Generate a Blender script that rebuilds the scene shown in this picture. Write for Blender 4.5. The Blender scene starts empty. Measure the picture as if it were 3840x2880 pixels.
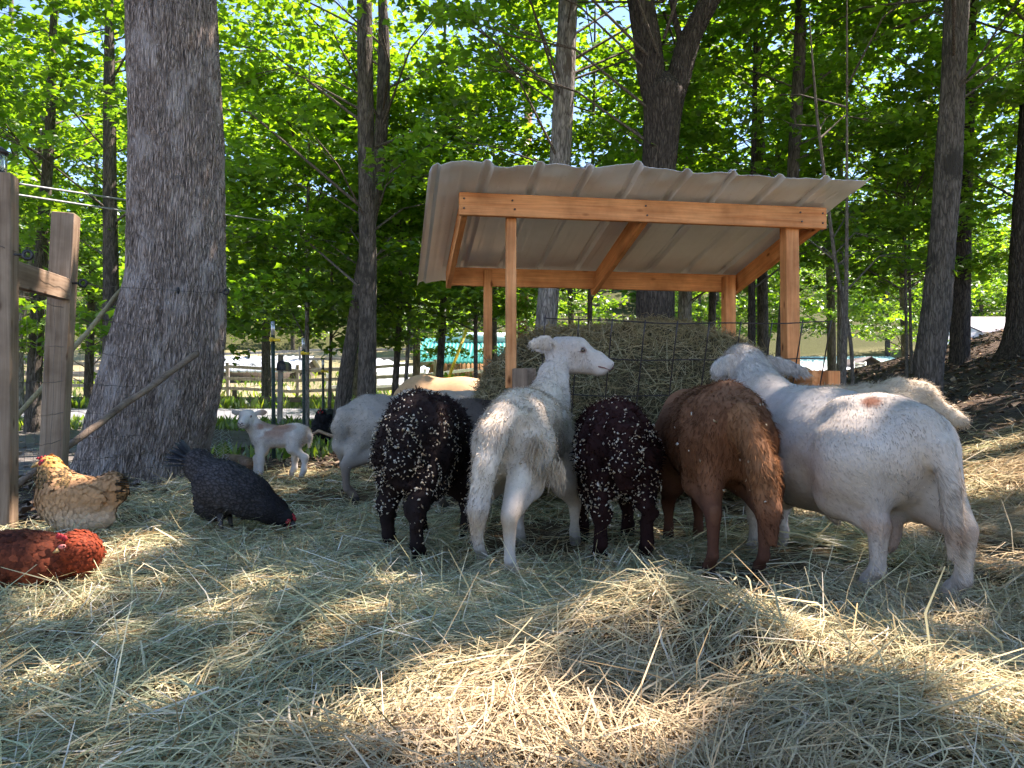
import bpy, bmesh, math, random
import numpy as np
from mathutils import Vector, Matrix

# ------------------------------------------------------------------ camera, light, exposure
scene = bpy.context.scene
COL = scene.collection
F_PX, CAM_H, PITCH = 2900.0, 0.65, math.radians(1.5)
cam_data = bpy.data.cameras.new('camera')
cam = bpy.data.objects.new('camera', cam_data)
COL.objects.link(cam)
cam.location = (0, 0, CAM_H)
cam.rotation_euler = (math.radians(90) + PITCH, 0, 0)
cam_data.sensor_fit = 'HORIZONTAL'
cam_data.sensor_width = 36.0
cam_data.lens = 36.0 * F_PX / 3840.0
cam_data.clip_start = 0.05
cam_data.clip_end = 600
scene.camera = cam

SUN_DIR = Vector((0.56, 0.26, 1.0)).normalized()
SUN_EL = math.asin(SUN_DIR.z)
SUN_AZ = math.atan2(SUN_DIR.x, SUN_DIR.y)
world = bpy.data.worlds.new('World')
scene.world = world
world.use_nodes = True
wn = world.node_tree
bg = wn.nodes['Background']
sky = wn.nodes.new('ShaderNodeTexSky')
sky.sky_type = 'NISHITA'
sky.sun_disc = False
sky.sun_elevation = SUN_EL
sky.sun_rotation = SUN_AZ
sky.air_density = 1.0
sky.dust_density = 0.0
sky.ozone_density = 6.0
wn.links.new(sky.outputs[0], bg.inputs[0])
bg.inputs[1].default_value = 0.115
sun_data = bpy.data.lights.new('sun', 'SUN')
sun_data.energy = 5.0
sun_data.angle = math.radians(0.53)
sun_data.color = (1.0, 0.96, 0.91)
sun = bpy.data.objects.new('sun', sun_data)
COL.objects.link(sun)
sun.rotation_euler = SUN_DIR.to_track_quat('Z', 'Y').to_euler()
vs = scene.view_settings
vs.view_transform = 'Standard'
vs.look = 'None'
vs.exposure = 1.95
vs.use_white_balance = True
vs.white_balance_temperature = 7200
vs.white_balance_tint = 20
vs.gamma = 1.0
vs.use_curve_mapping = False
scene.display_settings.display_device = 'sRGB'
cy = scene.cycles
cy.use_denoising = True
try:
    cy.denoiser = 'OPENIMAGEDENOISE'
    cy.denoising_input_passes = 'RGB_ALBEDO_NORMAL'
except Exception:
    pass
cy.use_adaptive_sampling = True
cy.adaptive_threshold = 0.03
cy.max_bounces = 5
cy.diffuse_bounces = 3
cy.glossy_bounces = 2
cy.transmission_bounces = 4
cy.transparent_max_bounces = 6
cy.caustics_reflective = False
cy.caustics_refractive = False
cy.sample_clamp_indirect = 6.0

RNG = np.random.default_rng(7)
PI = math.pi

# ------------------------------------------------------------------ helpers
def ray(px, py):
    u = (px - 1920.0) / F_PX
    v = (1440.0 - py) / F_PX
    return Vector((u, math.cos(PITCH) - v * math.sin(PITCH), v * math.cos(PITCH) + math.sin(PITCH)))

def P(px, py, Y):
    "the point at depth Y that stands at picture position px, py (photograph pixels)"
    d = ray(px, py)
    t = Y / d.y
    return Vector((d.x * t, Y, CAM_H + d.z * t))

def PX(p):
    d0 = Vector(p) - Vector((0, 0, CAM_H))
    f = d0.y * math.cos(PITCH) + d0.z * math.sin(PITCH)
    v = -d0.y * math.sin(PITCH) + d0.z * math.cos(PITCH)
    return 1920 + F_PX * d0.x / f, 1440 - F_PX * v / f

_lat = np.random.default_rng(3).random((64, 64, 64)).astype(np.float32)
def vnoise(p, f=1.0, off=0.0):
    "smooth lattice noise 0..1 at points (...,3)"
    q = np.asarray(p, dtype=np.float64) * f + off + 1000.0
    i = np.floor(q).astype(np.int64)
    t = q - i
    t = t * t * (3 - 2 * t)
    i0 = i & 63
    i1 = (i + 1) & 63
    x0, y0, z0 = i0[..., 0], i0[..., 1], i0[..., 2]
    x1, y1, z1 = i1[..., 0], i1[..., 1], i1[..., 2]
    tx, ty, tz = t[..., 0], t[..., 1], t[..., 2]
    a = _lat[x0, y0, z0] * (1 - tx) + _lat[x1, y0, z0] * tx
    b = _lat[x0, y1, z0] * (1 - tx) + _lat[x1, y1, z0] * tx
    c = _lat[x0, y0, z1] * (1 - tx) + _lat[x1, y0, z1] * tx
    d = _lat[x0, y1, z1] * (1 - tx) + _lat[x1, y1, z1] * tx
    return (a * (1 - ty) + b * ty) * (1 - tz) + (c * (1 - ty) + d * ty) * tz

def norm(a):
    return a / np.maximum(np.linalg.norm(a, axis=-1, keepdims=True), 1e-9)

def np_mesh(name, verts, faces, cols=None, smooth=False):
    "faces: (M,k) int array, or a list of such arrays"
    verts = np.asarray(verts, dtype=np.float32)
    fl = faces if isinstance(faces, list) else [faces]
    fl = [np.asarray(f, dtype=np.int32) for f in fl if len(f)]
    me = bpy.data.meshes.new(name)
    me.vertices.add(len(verts))
    me.vertices.foreach_set('co', verts.ravel())
    nl = sum(f.size for f in fl)
    npol = sum(len(f) for f in fl)
    me.loops.add(nl)
    me.polygons.add(npol)
    me.loops.foreach_set('vertex_index', np.concatenate([f.ravel() for f in fl]))
    tot = np.concatenate([np.full(len(f), f.shape[1], dtype=np.int32) for f in fl])
    st = np.concatenate([[0], np.cumsum(tot)[:-1]]).astype(np.int32)
    me.polygons.foreach_set('loop_start', st)
    me.update(calc_edges=True)
    if cols is not None:
        cols = np.asarray(cols, dtype=np.float32)
        if cols.shape[1] == 3:
            cols = np.concatenate([cols, np.ones((len(cols), 1), np.float32)], 1)
        at = me.attributes.new('col', 'FLOAT_COLOR', 'POINT')
        at.data.foreach_set('color', cols.ravel())
    if smooth:
        me.polygons.foreach_set('use_smooth', np.ones(npol, dtype=bool))
    return me

def link(name, me, mat=None, parent=None, loc=None, rot=None, kind=None):
    o = bpy.data.objects.new(name, me)
    COL.objects.link(o)
    if mat is not None and me is not None and len(me.materials) == 0:
        me.materials.append(mat)
    if parent is not None:
        o.parent = parent
    if loc is not None:
        o.location = loc
    if rot is not None:
        o.rotation_euler = rot
    if kind:
        o['kind'] = kind
    return o

def tag(o, label, cat, group=None):
    o['label'] = label
    o['category'] = cat
    if group:
        o['group'] = group
    return o

def empty(name, label, cat, loc=(0, 0, 0), rz=0.0, group=None):
    o = bpy.data.objects.new(name, None)
    COL.objects.link(o)
    o.empty_display_size = 0.1
    o.location = loc
    o.rotation_euler = (0, 0, rz)
    return tag(o, label, cat, group)

class Geo:
    "collects plain shapes into one mesh"
    def __init__(self):
        self.v, self.q, self.t, self.n = [], [], [], 0
    def add(self, v, q=None, t=None):
        v = np.asarray(v, dtype=np.float32)
        if q is not None and len(q):
            self.q.append(np.asarray(q, dtype=np.int32) + self.n)
        if t is not None and len(t):
            self.t.append(np.asarray(t, dtype=np.int32) + self.n)
        self.v.append(v)
        self.n += len(v)
        return self
    def box(self, lo, hi):
        (a, b, c), (d, e, f) = lo, hi
        v = [(a, b, c), (d, b, c), (d, e, c), (a, e, c), (a, b, f), (d, b, f), (d, e, f), (a, e, f)]
        return self.add(v, [(0, 3, 2, 1), (4, 5, 6, 7), (0, 1, 5, 4), (1, 2, 6, 5), (2, 3, 7, 6), (3, 0, 4, 7)])
    def tube(self, pts, rad, seg=8, cap=True):
        pts = np.asarray(pts, dtype=np.float64)
        n = len(pts)
        rad = np.full(n, rad) if np.isscalar(rad) else np.asarray(rad, dtype=np.float64)
        tan = np.gradient(pts, axis=0)
        tan = norm(tan)
        ref = np.array([0, 0, 1.0]) if abs(tan[0, 2]) < 0.9 else np.array([1.0, 0, 0])
        s = norm(np.cross(tan, ref))
        u = np.cross(s, tan)
        a = np.linspace(0, 2 * PI, seg, endpoint=False)
        v = pts[:, None] + rad[:, None, None] * (np.cos(a)[None, :, None] * s[:, None] + np.sin(a)[None, :, None] * u[:, None])
        i = np.arange(n - 1)[:, None] * seg
        k = np.arange(seg)[None]
        k2 = (k + 1) % seg
        q = np.stack([i + k, i + k2, i + seg + k2, i + seg + k], -1).reshape(-1, 4)
        v = v.reshape(-1, 3)
        t = None
        if cap:
            v = np.concatenate([v, pts[:1], pts[-1:]])
            c0, c1 = n * seg, n * seg + 1
            t = [(c0, (j + 1) % seg, j) for j in range(seg)] + [(c1, (n - 1) * seg + j, (n - 1) * seg + (j + 1) % seg) for j in range(seg)]
        return self.add(v, q, t)
    def ball(self, c, r, nu=12, nv=8):
        r = np.full(3, r) if np.isscalar(r) else np.asarray(r)
        th = np.linspace(0, PI, nv + 1)
        ph = np.linspace(0, 2 * PI, nu, endpoint=False)
        v = np.stack([np.sin(th)[:, None] * np.cos(ph), np.sin(th)[:, None] * np.sin(ph), np.repeat(np.cos(th)[:, None], nu, 1)], -1)
        v = v.reshape(-1, 3) * r + np.asarray(c)
        i = np.arange(nv)[:, None] * nu
        k = np.arange(nu)[None]
        k2 = (k + 1) % nu
        q = np.stack([i + k, i + nu + k, i + nu + k2, i + k2], -1).reshape(-1, 4)
        return self.add(v, q)
    def mesh(self, name, smooth=False, cols=None):
        fs = []
        if self.q:
            fs.append(np.concatenate(self.q))
        if self.t:
            fs.append(np.concatenate(self.t))
        return np_mesh(name, np.concatenate(self.v), fs, cols, smooth)

def beam(name, a, b, w, h, mat, parent=None, bev=0.004, kind=None, roll=0.0, up=(0, 0, 1)):
    "squared timber from a to b (grain along its own X); w across, h along up"
    a, b = Vector(a), Vector(b)
    d = b - a
    L = d.length
    x = d.normalized()
    upv = Vector(up)
    if abs(x.dot(upv)) > 0.98:
        upv = Vector((0, 1, 0))
    y = upv.cross(x).normalized()
    z = x.cross(y)
    M = Matrix((x, y, z)).transposed().to_4x4()
    M = Matrix.Translation(a) @ M @ Matrix.Rotation(roll, 4, 'X')
    bm = bmesh.new()
    bmesh.ops.create_cube(bm, size=1.0)
    for v in bm.verts:
        v.co = Vector(((v.co.x + 0.5) * L, v.co.y * w, v.co.z * h))
    if bev:
        bmesh.ops.bevel(bm, geom=bm.edges[:], offset=bev, segments=1, affect='EDGES')
    me = bpy.data.meshes.new(name)
    bm.to_mesh(me)
    bm.free()
    o = link(name, me, mat, None, kind=kind)
    o.matrix_world = M
    if parent is not None:
        o.parent = parent
        o.matrix_parent_inverse = parent.matrix_basis.inverted()
    return o

# ------------------------------------------------------------------ materials
class NT:
    def __init__(self, name):
        self.m = bpy.data.materials.new(name)
        self.m.use_nodes = True
        self.t = self.m.node_tree
        self.t.nodes.clear()
        self.out = self.t.nodes.new('ShaderNodeOutputMaterial')
    def n(self, typ, **kw):
        nd = self.t.nodes.new(typ)
        for k, v in kw.items():
            if k.startswith('i_'):
                key = k[2:].replace('_', ' ')
                nd.inputs[key].default_value = v
            else:
                setattr(nd, k, v)
        return nd
    def l(self, a, b):
        self.t.links.new(a, b)
    def coord(self, which='Object', scale=(1, 1, 1)):
        tc = self.n('ShaderNodeTexCoord')
        mp = self.n('ShaderNodeMapping')
        mp.inputs['Scale'].default_value = scale
        self.l(tc.outputs[which], mp.inputs['Vector'])
        return mp.outputs[0]
    def noise(self, vec, scale, detail=4, rough=0.55, dist=0.0):
        nd = self.n('ShaderNodeTexNoise')
        nd.inputs['Scale'].default_value = scale
        nd.inputs['Detail'].default_value = detail
        nd.inputs['Roughness'].default_value = rough
        nd.inputs['Distortion'].default_value = dist
        if vec is not None:
            self.l(vec, nd.inputs['Vector'])
        return nd.outputs[0]
    def ramp(self, fac, stops):
        nd = self.n('ShaderNodeValToRGB')
        e = nd.color_ramp.elements
        while len(e) < len(stops):
            e.new(0.5)
        for i, (p, c) in enumerate(stops):
            e[i].position = p
            e[i].color = (*c, 1) if len(c) == 3 else c
        self.l(fac, nd.inputs[0])
        return nd.outputs[0]
    def mix(self, fac, a, b, mode='MIX'):
        nd = self.n('ShaderNodeMix', data_type='RGBA', blend_type=mode)
        for s, v in ((nd.inputs[0], fac), (nd.inputs[6], a), (nd.inputs[7], b)):
            if hasattr(v, 'is_output'):
                self.l(v, s)
            elif isinstance(v, (int, float)):
                s.default_value = v
            else:
                s.default_value = (*v, 1)
        return nd.outputs[2]
    def attr(self, name='col'):
        return self.n('ShaderNodeAttribute', attribute_name=name).outputs['Color']
    def bump(self, h, strength=0.5, dist=0.01):
        nd = self.n('ShaderNodeBump')
        nd.inputs['Strength'].default_value = strength
        nd.inputs['Distance'].default_value = dist
        self.l(h, nd.inputs['Height'])
        return nd.outputs[0]
    def bsdf(self, col, rough=0.8, spec=0.25, normal=None, metal=0.0, **kw):
        nd = self.n('ShaderNodeBsdfPrincipled')
        if hasattr(col, 'is_output'):
            self.l(col, nd.inputs['Base Color'])
        else:
            nd.inputs['Base Color'].default_value = (*col, 1)
        if hasattr(rough, 'is_output'):
            self.l(rough, nd.inputs['Roughness'])
        else:
            nd.inputs['Roughness'].default_value = rough
        nd.inputs['Specular IOR Level'].default_value = spec
        nd.inputs['Metallic'].default_value = metal
        for k, v in kw.items():
            nd.inputs[k.replace('_', ' ')].default_value = v
        if normal is not None:
            self.l(normal, nd.inputs['Normal'])
        self.l(nd.outputs[0], self.out.inputs[0])
        return self.m

def m_plain(name, col, rough=0.7, spec=0.25, var=0.15, scale=20, metal=0.0, bump=0.0):
    t = NT(name)
    v = t.coord()
    n = t.noise(v, scale)
    lo = tuple(c * (1 - var) for c in col)
    hi = tuple(min(1, c * (1 + var)) for c in col)
    c = t.ramp(n, [(0.3, lo), (0.7, hi)])
    nb = t.bump(n, bump, 0.01) if bump else None
    return t.bsdf(c, rough, spec, nb, metal)

def m_attr(name, rough=0.8, spec=0.2, transl=0.0, noise_amt=0.0, scale=60):
    t = NT(name)
    c = t.attr()
    if noise_amt:
        n = t.noise(t.coord(), scale, 3)
        k = t.ramp(n, [(0.25, (1 - noise_amt,) * 3), (0.75, (1 + noise_amt * 0.5,) * 3)])
        c = t.mix(1.0, c, k, 'MULTIPLY')
    if not transl:
        return t.bsdf(c, rough, spec)
    d = t.n('ShaderNodeBsdfDiffuse')
    tr = t.n('ShaderNodeBsdfTranslucent')
    t.l(c, d.inputs[0])
    t.l(c, tr.inputs[0])
    mx = t.n('ShaderNodeMixShader')
    mx.inputs[0].default_value = transl
    t.l(d.outputs[0], mx.inputs[1])
    t.l(tr.outputs[0], mx.inputs[2])
    t.l(mx.outputs[0], t.out.inputs[0])
    return t.m

def m_leaf():
    t = NT('leaf')
    c = t.attr()
    d = t.n('ShaderNodeBsdfDiffuse')
    t.l(c, d.inputs[0])
    tr = t.n('ShaderNodeBsdfTranslucent')
    warm = t.mix(1.0, c, (2.5, 2.4, 0.5), 'MULTIPLY')
    t.l(warm, tr.inputs[0])
    mx = t.n('ShaderNodeMixShader')
    mx.inputs[0].default_value = 0.58
    t.l(d.outputs[0], mx.inputs[1])
    t.l(tr.outputs[0], mx.inputs[2])
    g = t.n('ShaderNodeBsdfGlossy')
    g.inputs['Color'].default_value = (0.9, 0.95, 1.0, 1)
    g.inputs['Roughness'].default_value = 0.42
    m2 = t.n('ShaderNodeMixShader')
    m2.inputs[0].default_value = 0.06
    t.l(mx.outputs[0], m2.inputs[1])
    t.l(g.outputs[0], m2.inputs[2])
    t.l(m2.outputs[0], t.out.inputs[0])
    return t.m

def m_bark(name, dark, light, sx=9.0, sz=1.6, bump=0.9, dist=0.02, lichen=None):
    t = NT(name)
    v = t.coord('Object', (sx, sx, sz))
    n1 = t.noise(v, 2.2, 6, 0.6, 0.6)
    vo = t.n('ShaderNodeTexVoronoi', feature='DISTANCE_TO_EDGE')
    vo.inputs['Scale'].default_value = 2.6
    wob = t.noise(v, 1.2, 3)
    add = t.n('ShaderNodeVectorMath', operation='ADD')
    t.l(v, add.inputs[0])
    t.l(wob, add.inputs[1])
    t.l(add.outputs[0], vo.inputs['Vector'])
    crack = t.ramp(vo.outputs['Distance'], [(0.0, (0, 0, 0)), (0.22, (1, 1, 1))])
    c = t.ramp(n1, [(0.25, dark), (0.62, light)])
    c = t.mix(1.0, c, t.ramp(vo.outputs['Distance'], [(0.0, (0.45,) * 3), (0.16, (1, 1, 1))]), 'MULTIPLY')
    if lichen:
        v2 = t.coord('Object', (1, 1, 0.55))
        pn = t.noise(v2, 3.5, 5, 0.65)
        c = t.mix(t.ramp(pn, [(0.52, (0, 0, 0)), (0.62, (1, 1, 1))]), c, lichen)
    h = t.mix(0.5, n1, crack)
    return t.bsdf(c, 0.92, 0.12, t.bump(h, bump, dist))

def m_wood(name, a, b, knots=True, gx=1.2, gy=28.0, rough=0.7):
    t = NT(name)
    oi = t.n('ShaderNodeObjectInfo')
    tc = t.n('ShaderNodeTexCoord')
    off = t.n('ShaderNodeVectorMath', operation='MULTIPLY_ADD')
    t.l(tc.outputs['Object'], off.inputs[0])
    off.inputs[1].default_value = (1, 1, 1)
    sc = t.n('ShaderNodeVectorMath', operation='SCALE')
    t.l(oi.outputs['Random'], sc.inputs[3])
    sc.inputs[0].default_value = (7.3, 3.1, 5.7)
    t.l(sc.outputs[0], off.inputs[2])
    mp = t.n('ShaderNodeMapping')
    mp.inputs['Scale'].default_value = (gx, gy, gy)
    t.l(off.outputs[0], mp.inputs[0])
    n1 = t.noise(mp.outputs[0], 1.0, 5, 0.6, 1.2)
    mp2 = t.n('ShaderNodeMapping')
    mp2.inputs['Scale'].default_value = (gx * 3, gy * 4, gy * 4)
    t.l(off.outputs[0], mp2.inputs[0])
    n2 = t.noise(mp2.outputs[0], 1.0, 3, 0.6)
    c = t.ramp(n1, [(0.28, a), (0.5, tuple((x + y) / 2 for x, y in zip(a, b))), (0.72, b)])
    c = t.mix(1.0, c, t.ramp(n2, [(0.3, (0.82,) * 3), (0.7, (1.06,) * 3)]), 'MULTIPLY')
    if knots:
        mp3 = t.n('ShaderNodeMapping')
        mp3.inputs['Scale'].default_value = (4.6, 11, 11)
        t.l(off.outputs[0], mp3.inputs[0])
        vo = t.n('ShaderNodeTexVoronoi')
        vo.inputs['Scale'].default_value = 1.0
        t.l(mp3.outputs[0], vo.inputs['Vector'])
        k = t.ramp(vo.outputs['Distance'], [(0.06, (0.32, 0.22, 0.15)), (0.17, (1, 1, 1))])
        c = t.mix(1.0, c, k, 'MULTIPLY')
    # stains of handling and weather
    st = t.noise(off.outputs[0], 4.0, 4, 0.6)
    c = t.mix(1.0, c, t.ramp(st, [(0.28, (0.60, 0.56, 0.52)), (0.58, (1, 1, 1))]), 'MULTIPLY')
    return t.bsdf(c, rough, 0.25, t.bump(n1, 0.35, 0.004))

M = {}
M['leaf'] = m_leaf()
M['straw'] = m_attr('straw', 0.6, 0.3, transl=0.22)
M['fur'] = m_attr('fur', 0.9, 0.05, transl=0.3)
M['hide'] = m_attr('hide', 0.85, 0.12, noise_amt=0.12, scale=45)
M['feather'] = m_attr('feather', 0.75, 0.15)
M['litter'] = m_attr('litter', 0.85, 0.1)
M['chip'] = m_attr('chip', 0.7, 0.2)
M['bark_big'] = m_bark('bark_big', (0.08, 0.06, 0.05), (0.47, 0.385, 0.33), 26, 3.4, 1.0, 0.03, lichen=(0.42, 0.365, 0.33))
M['bark_dark'] = m_bark('bark_dark', (0.032, 0.026, 0.022), (0.115, 0.095, 0.08), 15, 2.6, 1.0, 0.03)
M['bark_grey'] = m_bark('bark_grey', (0.045, 0.038, 0.032), (0.165, 0.142, 0.12), 13, 2.2, 0.9, 0.02, lichen=(0.05, 0.044, 0.037))
M['bark_pale'] = m_bark('bark_pale', (0.07, 0.06, 0.05), (0.36, 0.33, 0.30), 10, 2.0, 0.8, 0.02, lichen=(0.12, 0.10, 0.085))
M['bark_thin'] = m_bark('bark_thin', (0.05, 0.042, 0.035), (0.20, 0.17, 0.14), 22, 5, 0.7, 0.01)
M['cedar'] = m_wood('cedar', (0.60, 0.205, 0.065), (0.84, 0.40, 0.165))
M['treated'] = m_wood('treated', (0.17, 0.105, 0.062), (0.38, 0.285, 0.20), True, 0.9, 22)
M['oldwood'] = m_wood('oldwood', (0.16, 0.10, 0.065), (0.36, 0.25, 0.17), True, 1.2, 24)
M['greywood'] = m_wood('greywood', (0.22, 0.20, 0.18), (0.42, 0.40, 0.37), False, 1.2, 18)
M['rail'] = m_wood('rail', (0.10, 0.07, 0.045), (0.2, 0.15, 0.10), False, 1.2, 14)
M['pole'] = m_wood('pole', (0.13, 0.09, 0.06), (0.28, 0.21, 0.15), False, 1.0, 30)
M['palepole'] = m_wood('palepole', (0.24, 0.19, 0.09), (0.40, 0.33, 0.18), False, 1.0, 30)
M['black_plastic'] = m_plain('black_plastic', (0.012, 0.012, 0.013), 0.4, 0.5)
M['wire'] = m_plain('wire', (0.10, 0.085, 0.075), 0.5, 0.4, 0.3, 40, 0.6)
M['rod'] = m_plain('rod', (0.055, 0.045, 0.042), 0.45, 0.5, 0.3, 40, 0.7)
M['galv'] = m_plain('galv', (0.55, 0.56, 0.57), 0.35, 0.5, 0.15, 40, 0.6)
M['cable'] = m_plain('cable', (0.30, 0.31, 0.32), 0.45, 0.5)
M['tpost'] = m_plain('tpost', (0.02, 0.045, 0.035), 0.55, 0.4)
M['white_paint'] = m_plain('white_paint', (0.78, 0.78, 0.76), 0.5, 0.4, 0.06)
M['yellow'] = m_plain('yellow', (0.75, 0.52, 0.03), 0.45, 0.5)
M['screw'] = m_plain('screw', (0.09, 0.08, 0.08), 0.4, 0.5, metal=0.8)
# ------------------------------------------------------------------ terrain
_by = np.array([-80, 12.5, 14.5, 16, 20, 22, 28, 40, 60, 100, 200])
_bz = np.array([0, 0, 0.10, 0.24, 0.50, 0.50, 0.75, 1.75, 5.0, 17.0, 40.0])
MOUNDS = [(0.46, 2.14, 0.24, 0.20, 0.14), (0.20, 2.05, 0.28, 0.24, 0.06), (0.95, 2.0, 0.30, 0.22, 0.05),
          (-0.55, 2.6, 0.5, 0.4, 0.035), (-0.2, 1.45, 0.45, 0.2, 0.04), (1.25, 1.6, 0.4, 0.2, 0.045),
          (0.52, 1.86, 0.17, 0.10, -0.07), (-1.5, 3.1, 0.6, 0.4, 0.03), (1.9, 4.0, 0.5, 0.4, 0.04), (-2.6, 4.9, 0.45, 0.4, 0.06),
          (-2.3, 6.2, 0.5, 0.4, 0.05)]
def gz(x, y):
    x = np.asarray(x, dtype=np.float64)
    y = np.asarray(y, dtype=np.float64)
    z = np.interp(y, _by, _bz)
    dip = np.clip((x - 4) / 6, 0, 1) * np.clip((26 - x) / 5, 0, 1)
    z = z * (1 - 0.5 * dip * np.clip((y - 18) / 8, 0, 1) * np.clip((64 - y) / 14, 0, 1))
    t = np.clip(x - 2.35, 0, 12)
    rise = 0.20 * np.power(t, 1.15) * np.clip((y - 2.0) / 3.0, 0, 1)
    fade = np.clip(1 - (y - 15) / 13, 0.05, 1)
    z = z + np.minimum(rise, 2.2) * fade
    for mx, my, rx, ry, h in MOUNDS:
        z = z + h * np.exp(-(((x - mx) / rx) ** 2 + ((y - my) / ry) ** 2))
    p = np.stack([x, y, np.zeros_like(x)], -1)
    near = np.clip((14 - y) / 4, 0, 1)
    z = z + (vnoise(p, 1.7) - 0.5) * 0.05 * near + (vnoise(p, 5.0, 9.0) - 0.5) * 0.025 * near
    far = np.clip((y - 22) / 10, 0, 1)
    return z + (vnoise(p, 0.13, 3.0) - 0.5) * 1.2 * far - 0.035 * np.clip((11 - y) / 3, 0, 1)

def gz1(x, y):
    return float(gz(np.array([x]), np.array([y]))[0])

def hay_amount(x, y):
    "1 where hay is strewn, 0 on bare forest floor"
    p = np.stack([x, y, np.zeros_like(x)], -1)
    e = (vnoise(p, 0.9, 5.0) - 0.5) * 1.4
    a = np.clip((8.6 + e * 2.2 - y - 0.30 * np.maximum(0, x - 1.5) ** 1.2) / 1.5, 0, 1)
    b = np.clip((x + 3.0 + e * 0.5 + np.clip(3.9 - y, 0, 2) * 3.0) / 0.5, 0, 1)
    return a * b

def build_ground():
    ys = np.concatenate([np.arange(-14, 1, 0.5), np.arange(1, 7, 0.05), np.arange(7, 14, 0.2), np.arange(14, 30, 0.5), np.arange(30, 201, 3.0)])
    xs = np.concatenate([np.arange(-150, -16, 6.0), np.arange(-16, -3.4, 0.4), np.arange(-3.4, 3.4, 0.05), np.arange(3.4, 16, 0.3), np.arange(16, 151, 6.0)])
    X, Y = np.meshgrid(xs, ys, indexing='ij')
    Z = gz(X, Y)
    v = np.stack([X, Y, Z], -1).reshape(-1, 3)
    nx, ny = X.shape
    i = np.arange(nx - 1)[:, None] * ny + np.arange(ny - 1)[None]
    q = np.stack([i, i + ny, i + ny + 1, i + 1], -1).reshape(-1, 4)
    x, y = v[:, 0].astype(np.float64), v[:, 1].astype(np.float64)
    h = hay_amount(x, y)[:, None]
    soil = np.array([[0.085, 0.062, 0.045]])
    hay = np.array([[0.125, 0.085, 0.045]])  # ground under the hay darkened to paint shadowy gaps between stalks
    grass = np.array([[0.17, 0.17, 0.075]])
    g = np.clip((y - 20.5) / 2.0, 0, 1)[:, None]
    n = vnoise(np.stack([x, y, x * 0], -1), 0.35, 2.0)[:, None]
    c = soil * (1 - h) + hay * h
    past = grass * (1 - n) + np.array([[0.36, 0.30, 0.19]]) * n
    wood = np.clip((y - 52) / 8.0, 0, 1)[:, None]
    past = past * (1 - wood) + np.array([[0.07, 0.075, 0.03]]) * wood
    c = c * (1 - g) + past * g
    me = np_mesh('ground', v, q, c, True)
    t = NT('ground')
    col = t.attr()
    vec = t.coord()
    n1 = t.noise(vec, 9, 6, 0.7)
    n2 = t.noise(vec, 60, 4, 0.7)
    k = t.ramp(n1, [(0.3, (0.55,) * 3), (0.7, (1.25,) * 3)])
    col = t.mix(1.0, col, k, 'MULTIPLY')
    col = t.mix(1.0, col, t.ramp(n2, [(0.3, (0.6,) * 3), (0.7, (1.3,) * 3)]), 'MULTIPLY')
    t.bsdf(col, 0.95, 0.1, t.bump(n2, 0.9, 0.02))
    link('ground', me, t.m, kind='structure')

def drape(name, xs, yfun, mat, lift=0.006):
    "a strip of road laid over the ground; yfun(x) gives its two edges"
    xs = np.asarray(xs, dtype=np.float64)
    k = 15
    e = np.array([yfun(x) for x in xs])
    s = np.linspace(0, 1, k)
    Y = e[:, :1] * (1 - s) + e[:, 1:] * s
    X = np.repeat(xs[:, None], k, 1)
    Z = gz(X, Y) + lift + 0.03
    v = np.stack([X, Y, Z], -1).reshape(-1, 3)
    i = np.arange(len(xs) - 1)[:, None] * k + np.arange(k - 1)[None]
    q = np.stack([i, i + k, i + k + 1, i + 1], -1).reshape(-1, 4)
    o = link(name, np_mesh(name, v, q, None, True), mat, kind='structure')
    return o

def build_roads():
    t = NT('asphalt')
    vec = t.coord()
    n1 = t.noise(vec, 0.8, 5, 0.6)
    n2 = t.noise(vec, 120, 2)
    c = t.ramp(n1, [(0.3, (0.15, 0.16, 0.175)), (0.7, (0.22, 0.225, 0.235))])
    c = t.mix(1.0, c, t.ramp(n2, [(0.3, (0.8,) * 3), (0.7, (1.15,) * 3)]), 'MULTIPLY')
    t.bsdf(c, 0.85, 0.25, t.bump(n2, 0.3, 0.004))
    drape('road', np.concatenate([np.arange(-80, -1, 1.0), np.arange(-1, 8.1, 0.4)]), lambda x: (16.2 + 0.05 * math.sin(x) + 0.12 * max(0, x + 1) ** 2, 20.0 + 0.12 * max(0, x + 1) ** 2), t.m)
    t = NT('gravel_drive')
    vec = t.coord()
    n1 = t.noise(vec, 2.0, 6, 0.7)
    n2 = t.noise(vec, 70, 3, 0.7)
    c = t.ramp(n1, [(0.3, (0.085, 0.075, 0.066)), (0.72, (0.19, 0.175, 0.155))])
    c = t.mix(1.0, c, t.ramp(n2, [(0.3, (0.6,) * 3), (0.7, (1.35,) * 3)]), 'MULTIPLY')
    t.bsdf(c, 0.95, 0.15, t.bump(n2, 0.9, 0.015))
    drape('driveway', np.arange(-18, -3.7, 0.3), lambda x: (6.9 + 0.25 * math.sin(x * 1.3) - 0.1 * (x + 3.7), 16.1), t.m, 0.002)

# ------------------------------------------------------------------ straw
def ribbons(p, d, L, W, side, bend, col):
    "bent flat stalks: two quads each"
    n = len(p)
    d = norm(d)
    s = norm(np.cross(d, side))
    w = (W * 0.5)[:, None]
    hl = (L * 0.5)[:, None]
    a = p - d * hl
    m = p + bend
    b = p + d * hl
    v = np.stack([a - s * w * 0.7, a + s * w * 0.7, m - s * w, m + s * w, b - s * w * 0.45, b + s * w * 0.45], 1).reshape(-1, 3)
    i = np.arange(n)[:, None] * 6
    q = np.concatenate([i + np.array([[0, 1, 3, 2]]), i + np.array([[2, 3, 5, 4]])], 0)
    c = np.repeat(col, 6, 0)
    return v, q, c

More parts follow.
